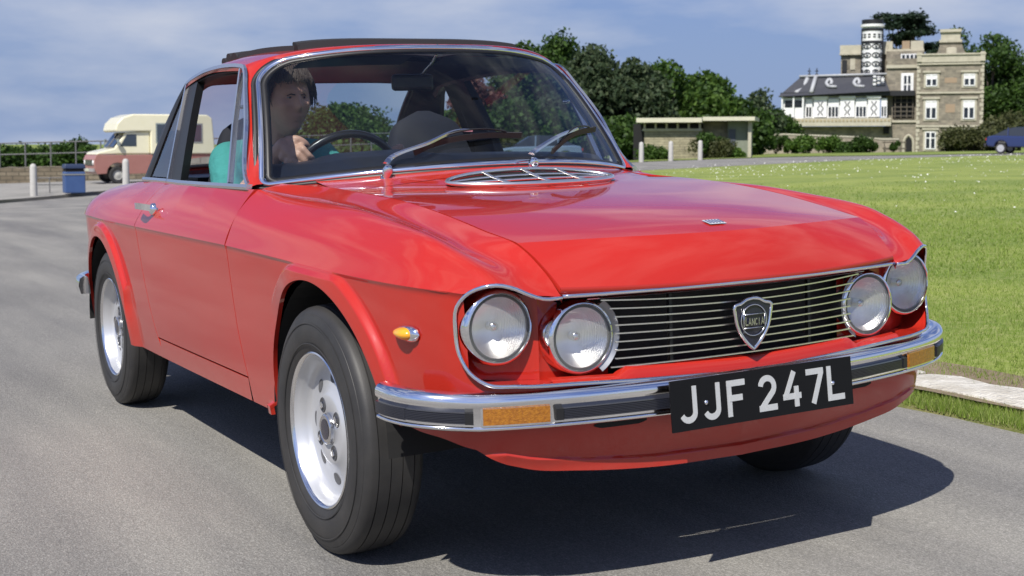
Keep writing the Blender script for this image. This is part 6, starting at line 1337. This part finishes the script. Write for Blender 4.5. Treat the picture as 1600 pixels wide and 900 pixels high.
# ---- two parked cars
def saloon(label, colour, px, py, D, ang, name='parked_car'):
    m = mat('paint_' + name + str(px), colour, .3, coat=1.0); c = empty(name); p = at(px, py, D); c.location = (float(p[0]), float(p[1]), hz(float(p[0]), float(p[1])) + .02); c.rotation_euler = (0, 0, ang); tag(c, label, 'car')
    bl = [(2.05, .42), (2.10, .60), (1.98, .74), (1.05, .88), (-1.75, .95), (-2.02, .90), (-2.08, .62), (-2.02, .40)] + [(-1.30 - .34 * math.cos(t), .34 + .34 * math.sin(t)) for t in np.linspace(0, PI, 9)] + [(1.30 - .34 * math.cos(t), .34 + .34 * math.sin(t)) for t in np.linspace(0, PI, 9)]
    bl = bl[:8] + bl[8:17] + bl[17:]; side_poly(bl, -.83, .83, 'body', m, c, .07)
    G = []
    for x, z, w_ in ((1.10, .88, .76), (.35, 1.34, .60), (.0, 1.40, .58), (-.75, 1.38, .58), (-1.10, 1.28, .60), (-1.78, .94, .72)): G.append([(x, -w_, z), (x, -w_ * .5, z + .02), (x, w_ * .5, z + .02), (x, w_, z)])
    A = np.array(G); b = MB(); b.grid(A[1:5]); b.build('roof', m, c, True, 50); gm = mat('car_glass_dark', (.025, .03, .04), .04, spec=.9)
    b = MB(); b.grid(A[:2]); b.build('windscreen', gm, c); b = MB(); b.grid(A[4:]); b.build('rear_window', gm, c)
    for s in (-1, 1):
        top = [(x, s * w_, z) for x, z, w_ in ((1.10, .88, .76), (.35, 1.34, .60), (.0, 1.40, .58), (-.75, 1.38, .58), (-1.10, 1.28, .60), (-1.78, .94, .72))]; b = MB(); b.add(top, [tuple(range(6))]); b.build('side_window', gm, c)
        for x0 in (.08, -.95): b = MB(); b.box((x0 - .04, min(s * .585, s * .79), .90), (x0 + .04, max(s * .585, s * .79), 1.0)) if False else b.tube([(x0, s * .785, .90), (x0 - .04, s * .60, 1.37)], .03, 5); b.build('door_pillar', m, c)
        for x0 in (1.30, -1.30):
            w_ = empty('wheel'); w_.parent = c; w_.location = (x0, s * .74, .29); V, F = lathe([(-.08, .19), (-.09, .27), (-.05, .29), (.05, .29), (.09, .27), (.08, .19)], 28, 'y'); b = MB(); b.add(V, F); b.build('tyre', M_TYRE, w_, True, 40); V, F = lathe([(s * .085, .19), (s * .075, .12), (s * .09, .05), (s * .09, .001)], 24, 'y'); b = MB(); b.add(V, F); b.build('rim', mat('car_rim', (.55, .55, .56), .35, .4), w_, True)
        b = MB(); b.box((-2.10, s * .50 if s > 0 else -.80, .70), (-2.07, .80 if s > 0 else -.50, .82)); b.build('tail_light', mat('tail_red', (.45, .02, .02), .3, coat=1), c)
        b = MB(); b.box((2.06, s * .50 if s > 0 else -.78, .60), (2.10, .78 if s > 0 else -.50, .72)); b.build('headlight', mat('lamp_white', (.75, .75, .72), .2, coat=1), c)
    for x0, x1 in ((2.05, 2.16), (-2.18, -2.06)): b = MB(); b.box((x0, -.84, .36), (x1, .84, .54)); o = b.build('bumper', mat('bumper_dark', (.03, .03, .035), .5), c); mod = o.modifiers.new('bevel', 'BEVEL'); mod.width = .03; mod.segments = 2
    b = MB(); b.box((-2.10, -.26, .66), (-2.085, .26, .77)); b.build('number_plate', mat('plate_yellow', (.62, .48, .05), .5), c); return c
saloon('dark blue saloon car parked at the right edge beyond the lawn', (.015, .028, .11), 1610, 240, 71, -YAW - math.radians(18) - 0.33)
saloon('pale blue-grey car seen through the windscreen above the dashboard', (.16, .22, .30), 836, 246, 62, -YAW + math.radians(186))
# ================================================================== the driver
def fused(b, voxel, smooth=4):
    """union of overlapping closed shapes as one continuous surface"""
    me = bpy.data.meshes.new('t'); me.from_pydata([tuple(v) for v in b.v], [], [tuple(f) for f in b.f]); o = bpy.data.objects.new('t', me); COL.objects.link(o)
    bm = bmesh.new(); bm.from_mesh(me); bmesh.ops.recalc_face_normals(bm, faces=bm.faces); bm.to_mesh(me); bm.free()
    r = o.modifiers.new('r', 'REMESH'); r.mode = 'VOXEL'; r.voxel_size = voxel
    s = o.modifiers.new('s', 'SMOOTH'); s.factor = .5; s.iterations = smooth
    bpy.context.view_layer.update(); dg = bpy.context.evaluated_depsgraph_get(); m2 = bpy.data.meshes.new_from_object(o.evaluated_get(dg)); bpy.data.objects.remove(o); return m2
def limb(b, P, R, n=14):
    P = spath(P, 14); R = np.interp(np.linspace(0, 1, 14), np.linspace(0, 1, len(R)), R); b.tube(P, R, n)
    for q, r in ((P[0], R[0]), (P[-1], R[-1])): ball(b, q, (r, r, r))
def ball(b, c, r, n=14, rot=None):
    th = np.linspace(0, PI, n); ph = np.linspace(0, 2 * PI, 2 * n, endpoint=False); G = np.zeros((n, 2 * n, 3))
    for i, t in enumerate(th):
        st = max(math.sin(t), 1e-3); G[i] = np.stack([r[0] * st * np.cos(ph), r[1] * st * np.sin(ph), np.full(2 * n, r[2] * math.cos(t))], 1)
    if rot is not None: G = G @ np.array(rot).T
    V, F = grid_vf(G + np.array(c), False, True); b.add(V, list(F) + [tuple(range(2 * n)), tuple(range(len(V) - 2 * n, len(V)))])
def place_obj(name, me, m, parent, smooth=True):
    me.materials.clear(); me.materials.append(m); me.name = name
    if smooth: me.polygons.foreach_set('use_smooth', np.ones(len(me.polygons), dtype=bool))
    o = bpy.data.objects.new(name, me); COL.objects.link(o); o.parent = parent; return o
M_SKIN = mat('skin', (.52, .29, .20), .5, noise=(26, .3, (.60, .35, .25)), bump=(180, .15, .001)); M_HAIR = mat('brown_hair', (.022, .013, .009), .6, noise=(60, .3, (.045, .027, .016)))
M_SHIRT = mat('teal_shirt', (.025, .17, .16), .9, noise=(9, .3, (.04, .25, .23)), bump=(11, 1.0, .03)); M_TROUS = mat('dark_trousers', (.02, .022, .035), .9)
pr = empty('person'); pr.matrix_world = CARM.to_4x4(); tag(pr, 'brown-haired driver in a teal shirt holding the steering wheel of the red coupe', 'person')
HC = np.array([-.308, 1.385, 1.168]); yaw_h = math.radians(6)      # face looks ahead, along -y
Rh = np.array([[math.cos(yaw_h), -math.sin(yaw_h), 0], [math.sin(yaw_h), math.cos(yaw_h), 0], [0, 0, 1.0]])
def head_pt(d):
    """d: unit directions (n,3), face towards -y -> head surface"""
    x, y, z = d[:, 0], d[:, 1], d[:, 2]; fr = np.clip(-y, 0, 1)
    P = np.stack([x * .076, y * np.where(y < 0, .092, .098), z * .125], 1)
    jaw = sstep(.0, -.95, z); P[:, 0] *= 1 - .27 * jaw; P[:, 1] = np.where(y > 0, P[:, 1] * (1 - .35 * jaw), P[:, 1] * (1 - .04 * jaw))
    P[:, 1] += .012 * fr ** 6 * sstep(.30, .10, np.abs(z - .10) * 1.6) * 0
    g = lambda cx, cz, sx, sz: np.exp(-((P[:, 0] - cx) / sx) ** 2 - ((P[:, 2] - cz) / sz) ** 2) * (y < 0)
    P[:, 1] -= .004 * g(0, .034, .045, .010) + .0225 * g(0, -.022, .0105, .014) + .012 * g(0, .000, .008, .020)       # brow, nose
    P[:, 1] += .0115 * (g(-.031, .010, .015, .011) + g(.031, .010, .015, .011)) - .0055 * (g(-.030, .009, .009, .006) + g(.030, .009, .009, .006))   # eye sockets, lids
    P[:, 1] -= .0075 * g(0, -.054, .022, .0055) + .0070 * g(0, -.066, .019, .006) - .006 * g(0, -.0595, .024, .0022) + .011 * g(0, -.096, .022, .016)     # lips, chin
    P[:, 0] += np.sign(P[:, 0]) * .004 * (g(-.050, -.018, .016, .016) + g(.050, -.018, .016, .016)); P[:, 1] -= .004 * (g(-.045, -.016, .016, .015) + g(.045, -.016, .016, .015))
    return P
def sph(n, m):
    th = np.linspace(.02, PI - .02, n); ph = np.linspace(0, 2 * PI, m, endpoint=False); T, Q = np.meshgrid(th, ph, indexing='ij'); return np.stack([np.sin(T) * np.cos(Q), np.sin(T) * np.sin(Q), np.cos(T)], -1)
D = sph(70, 110); hp = head_pt(D.reshape(-1, 3)) @ Rh.T + HC; b = MB(); V, F = grid_vf(hp.reshape(70, 110, 3), False, True); b.add(V, list(F) + [tuple(range(110)), tuple(range(69 * 110, 70 * 110))])
for s in (-1, 1): ball(b, HC + Rh @ np.array([s * .076, .010, -.004]), (.009, .018, .030), 10)
limb(b, [(-.318, 1.43, 1.10), (-.325, 1.465, 1.02), (-.33, 1.49, .95)], (.056, .058, .070))
# torso, seated and leaning back
limb(b, [(-.33, 1.38, .56), (-.33, 1.43, .70), (-.33, 1.48, .86), (-.33, 1.49, .94)], (.135, .125, .130, .090)); limb(b, [(-.49, 1.475, .965), (-.33, 1.49, .985), (-.17, 1.475, .965)], (.056, .068, .056))
ball(b, (-.33, 1.46, .85), (.165, .105, .15))
rimP = lambda th, r=.193: np.array([-.255 + r * math.cos(th), 1.03 - r * math.sin(th) * .4226, .872 + r * math.sin(th) * .9063]); nW = np.array([0, -.9063, -.4226])     # towards the screen
def hand(b, th0, sgn):
    """grip on the rim at angle th0; sgn = +1 when the index finger is towards larger y of the rim"""
    fl = [1.0, 1.08, 1.0, .82]
    for i in range(4):
        th = th0 + sgn * (i - 1.5) * .115; C_ = rimP(th); o = C_ - np.array([-.255, 1.03, .872]); o /= np.linalg.norm(o); rf = .0245
        psi = np.linspace(math.radians(-28), math.radians(95 + 75 * fl[i]), 12); kn = 1 + .16 * np.abs(np.sin(np.linspace(0, PI * 2.4, 12))) ** 2
        P = np.array([C_ + rf * kk * (math.cos(p) * o + math.sin(p) * nW) for p, kk in zip(psi, kn)]); r = np.interp(np.linspace(0, 1, 12), [0, .25, .55, .8, 1], [.0115, .0112, .0098, .0092, .0072]) * (.9 if i == 3 else 1); b.tube(P, r, 10); ball(b, P[-1], (.0078,) * 3, 7); ball(b, P[0], (.0115,) * 3, 7); ball(b, P[3], (.0122,) * 3, 7)
    C_ = rimP(th0); o = C_ - np.array([-.255, 1.03, .872]); o /= np.linalg.norm(o); tt = (rimP(th0 + sgn * .01) - C_); tt /= np.linalg.norm(tt)
    palm = [C_ + o * .026 - nW * .004, C_ + o * .038 - nW * .030, C_ + o * .046 - nW * .058]
    for q, w in zip(palm, (.034, .036, .030)): limb(b, [q - tt * w * .85, q + tt * w * .75], (.0135, .0150))
    limb(b, [palm[0], palm[1], palm[2]], (.020, .021, .022))
    Tm = [palm[2] - tt * .024, palm[1] - tt * .046 - nW * .004, C_ - tt * .052 - nW * .024 + o * .012, C_ - tt * .046 - nW * .022 - o * .012]; limb(b, Tm, (.0135, .0125, .0110, .0085)); return palm[2]
w1 = hand(b, math.radians(147), 1); w2 = hand(b, math.radians(20), -1)
def arm(b, sh, el, wr, r=(.050, .044, .040, .036, .026)):
    P = np.concatenate([lpath([sh, el], 5), lpath([el, wr], 6)[1:]]); limb(b, P, np.interp(np.linspace(0, 1, 7), np.linspace(0, 1, 5), r))
E1 = np.array([-.555, 1.27, .80]); E2 = np.array([-.075, 1.25, .80]); arm(b, np.array([-.500, 1.468, .955]), E1, w1); arm(b, np.array([-.16, 1.468, .955]), E2, w2)
for s in (-1, 1): limb(b, [(-.33 + s * .085, 1.36, .55), (-.33 + s * .13, 1.10, .62), (-.33 + s * .12, .92, .60)], (.085, .078, .060)); limb(b, [(-.33 + s * .12, .92, .60), (-.33 + s * .10, .72, .46), (-.33 + s * .09, .60, .42)], (.058, .048, .035)); limb(b, [(-.33 + s * .09, .62, .41), (-.33 + s * .09, .53, .40)], (.04, .028))
body = place_obj('body', fused(b, .0042, 2), M_SKIN, pr)
# clothes over the body
b = MB(); limb(b, [(-.33, 1.385, .57), (-.33, 1.435, .70), (-.33, 1.48, .86), (-.33, 1.485, .945)], (.150, .140, .145, .105)); limb(b, [(-.495, 1.475, .965), (-.33, 1.492, .978), (-.165, 1.475, .965)], (.070, .074, .070)); ball(b, (-.33, 1.46, .85), (.180, .120, .155))
for sh, el in (((-.500, 1.468, .955), E1), ((-.16, 1.468, .955), E2)):
    sh = np.array(sh); limb(b, [sh, sh + (el - sh) * .5, sh + (el - sh) * .96], (.070, .066, .062))
limb(b, [(-.355, 1.435, 1.005), (-.395, 1.46, 1.02), (-.385, 1.50, 1.035), (-.33, 1.53, 1.045), (-.27, 1.50, 1.035), (-.255, 1.46, 1.02), (-.290, 1.435, 1.005)], (.012, .014, .014, .014, .014, .014, .012))
place_obj('shirt', fused(b, .007, 3), M_SHIRT, pr)
b = MB()
for s in (-1, 1): limb(b, [(-.33 + s * .085, 1.36, .55), (-.33 + s * .13, 1.10, .62), (-.33 + s * .12, .92, .60)], (.10, .088, .070)); limb(b, [(-.33 + s * .12, .92, .60), (-.33 + s * .10, .72, .46)], (.068, .058))
ball(b, (-.33, 1.38, .55), (.17, .13, .11)); place_obj('trousers', fused(b, .01, 3), M_TROUS, pr)
# hair: a lumpy shell, open at the face, plus loose locks
D = sph(80, 150); d = D.reshape(-1, 3); P = head_pt(d); az = np.arctan2(d[:, 0], -d[:, 1]); nz = np.sin(az * 23 + 3 * np.sin(az * 5)) * .5 + np.sin(az * 41 + d[:, 2] * 6) * .3 + np.sin(az * 9 + d[:, 2] * 3) * .4
lift = .013 + .012 * sstep(-.2, .9, d[:, 2]) + .0035 * nz + .006 * sstep(.2, -.5, d[:, 2]); N_ = d * np.array([1, 1, .8]); P2 = P + N_ * lift[:, None]
front = np.abs(az) < math.radians(62) - .0 * az; low_f = .40 + .08 * np.sin(az * 3 + 1); low_s = np.interp(np.abs(az), [0, 1.05, 1.3, 1.7, PI], [.50, .44, -.05, -.20, -.55]); vis_ = d[:, 2] > low_s + .05 * np.sin(az * 17)
G = (P2 @ Rh.T + HC).reshape(80, 150, 3); V, F = grid_vf(G, False, True); F = [f for f in F if all(vis_[i] for i in f)]; b = MB(); b.add(V, F); hr = b.build('hair', M_HAIR, pr, True)
mod = hr.modifiers.new('thick', 'SOLIDIFY'); mod.thickness = .010; mod.offset = -1
b = MB(); g = np.random.default_rng(3)
for k in range(240):
    a0 = g.uniform(-1.9, 1.9); z0 = g.uniform(.45, .95); zl = float(np.interp(abs(a0), [0, 1.05, 1.3, 1.9], [.46, .40, -.02, -.20])) + g.normal() * .04; zz = np.linspace(z0, zl, 8); aa_ = a0 + np.linspace(0, g.normal() * .12, 8); rr_ = np.sqrt(np.clip(1 - zz ** 2, .01, 1)); dd = np.stack([rr_ * np.sin(aa_), -rr_ * np.cos(aa_), zz], 1); Pk = head_pt(dd) + dd * (.022 + .006 * g.random()); b.tube((Pk @ Rh.T) + HC, np.linspace(.0030, .0010, 8), 4)
tag(b.build('hair_locks', M_HAIR, pr, True), kind='stuff')
for s in (-1, 1):
    c = HC + Rh @ (head_pt(np.array([[s * .36, -.93, .085]]))[0] + np.array([0, .004, 0])); b = MB(); ball(b, c + np.array([0, .0015, 0]), (.0092, .0085, .0040), 10); b.build('eye', mat('eye_white', (.30, .28, .26), .3), pr, True)
    b = MB(); ball(b, c + Rh @ np.array([0, -.0075, 0]), (.0046, .0030, .0040), 8); b.build('iris', mat('eye_dark', (.03, .02, .015), .1), pr, True)
    b = MB(); Pb = np.array([[s * x, -1, z] for x, z in ((.15, .150), (.34, .185), (.52, .150))]); Pb /= np.linalg.norm(Pb, axis=1)[:, None]; b.tube((head_pt(Pb) + Pb * .002) @ Rh.T + HC, (.0022, .0028, .0016), 6); b.build('eyebrow', M_HAIR, pr, True)
bpy.context.view_layer.update()
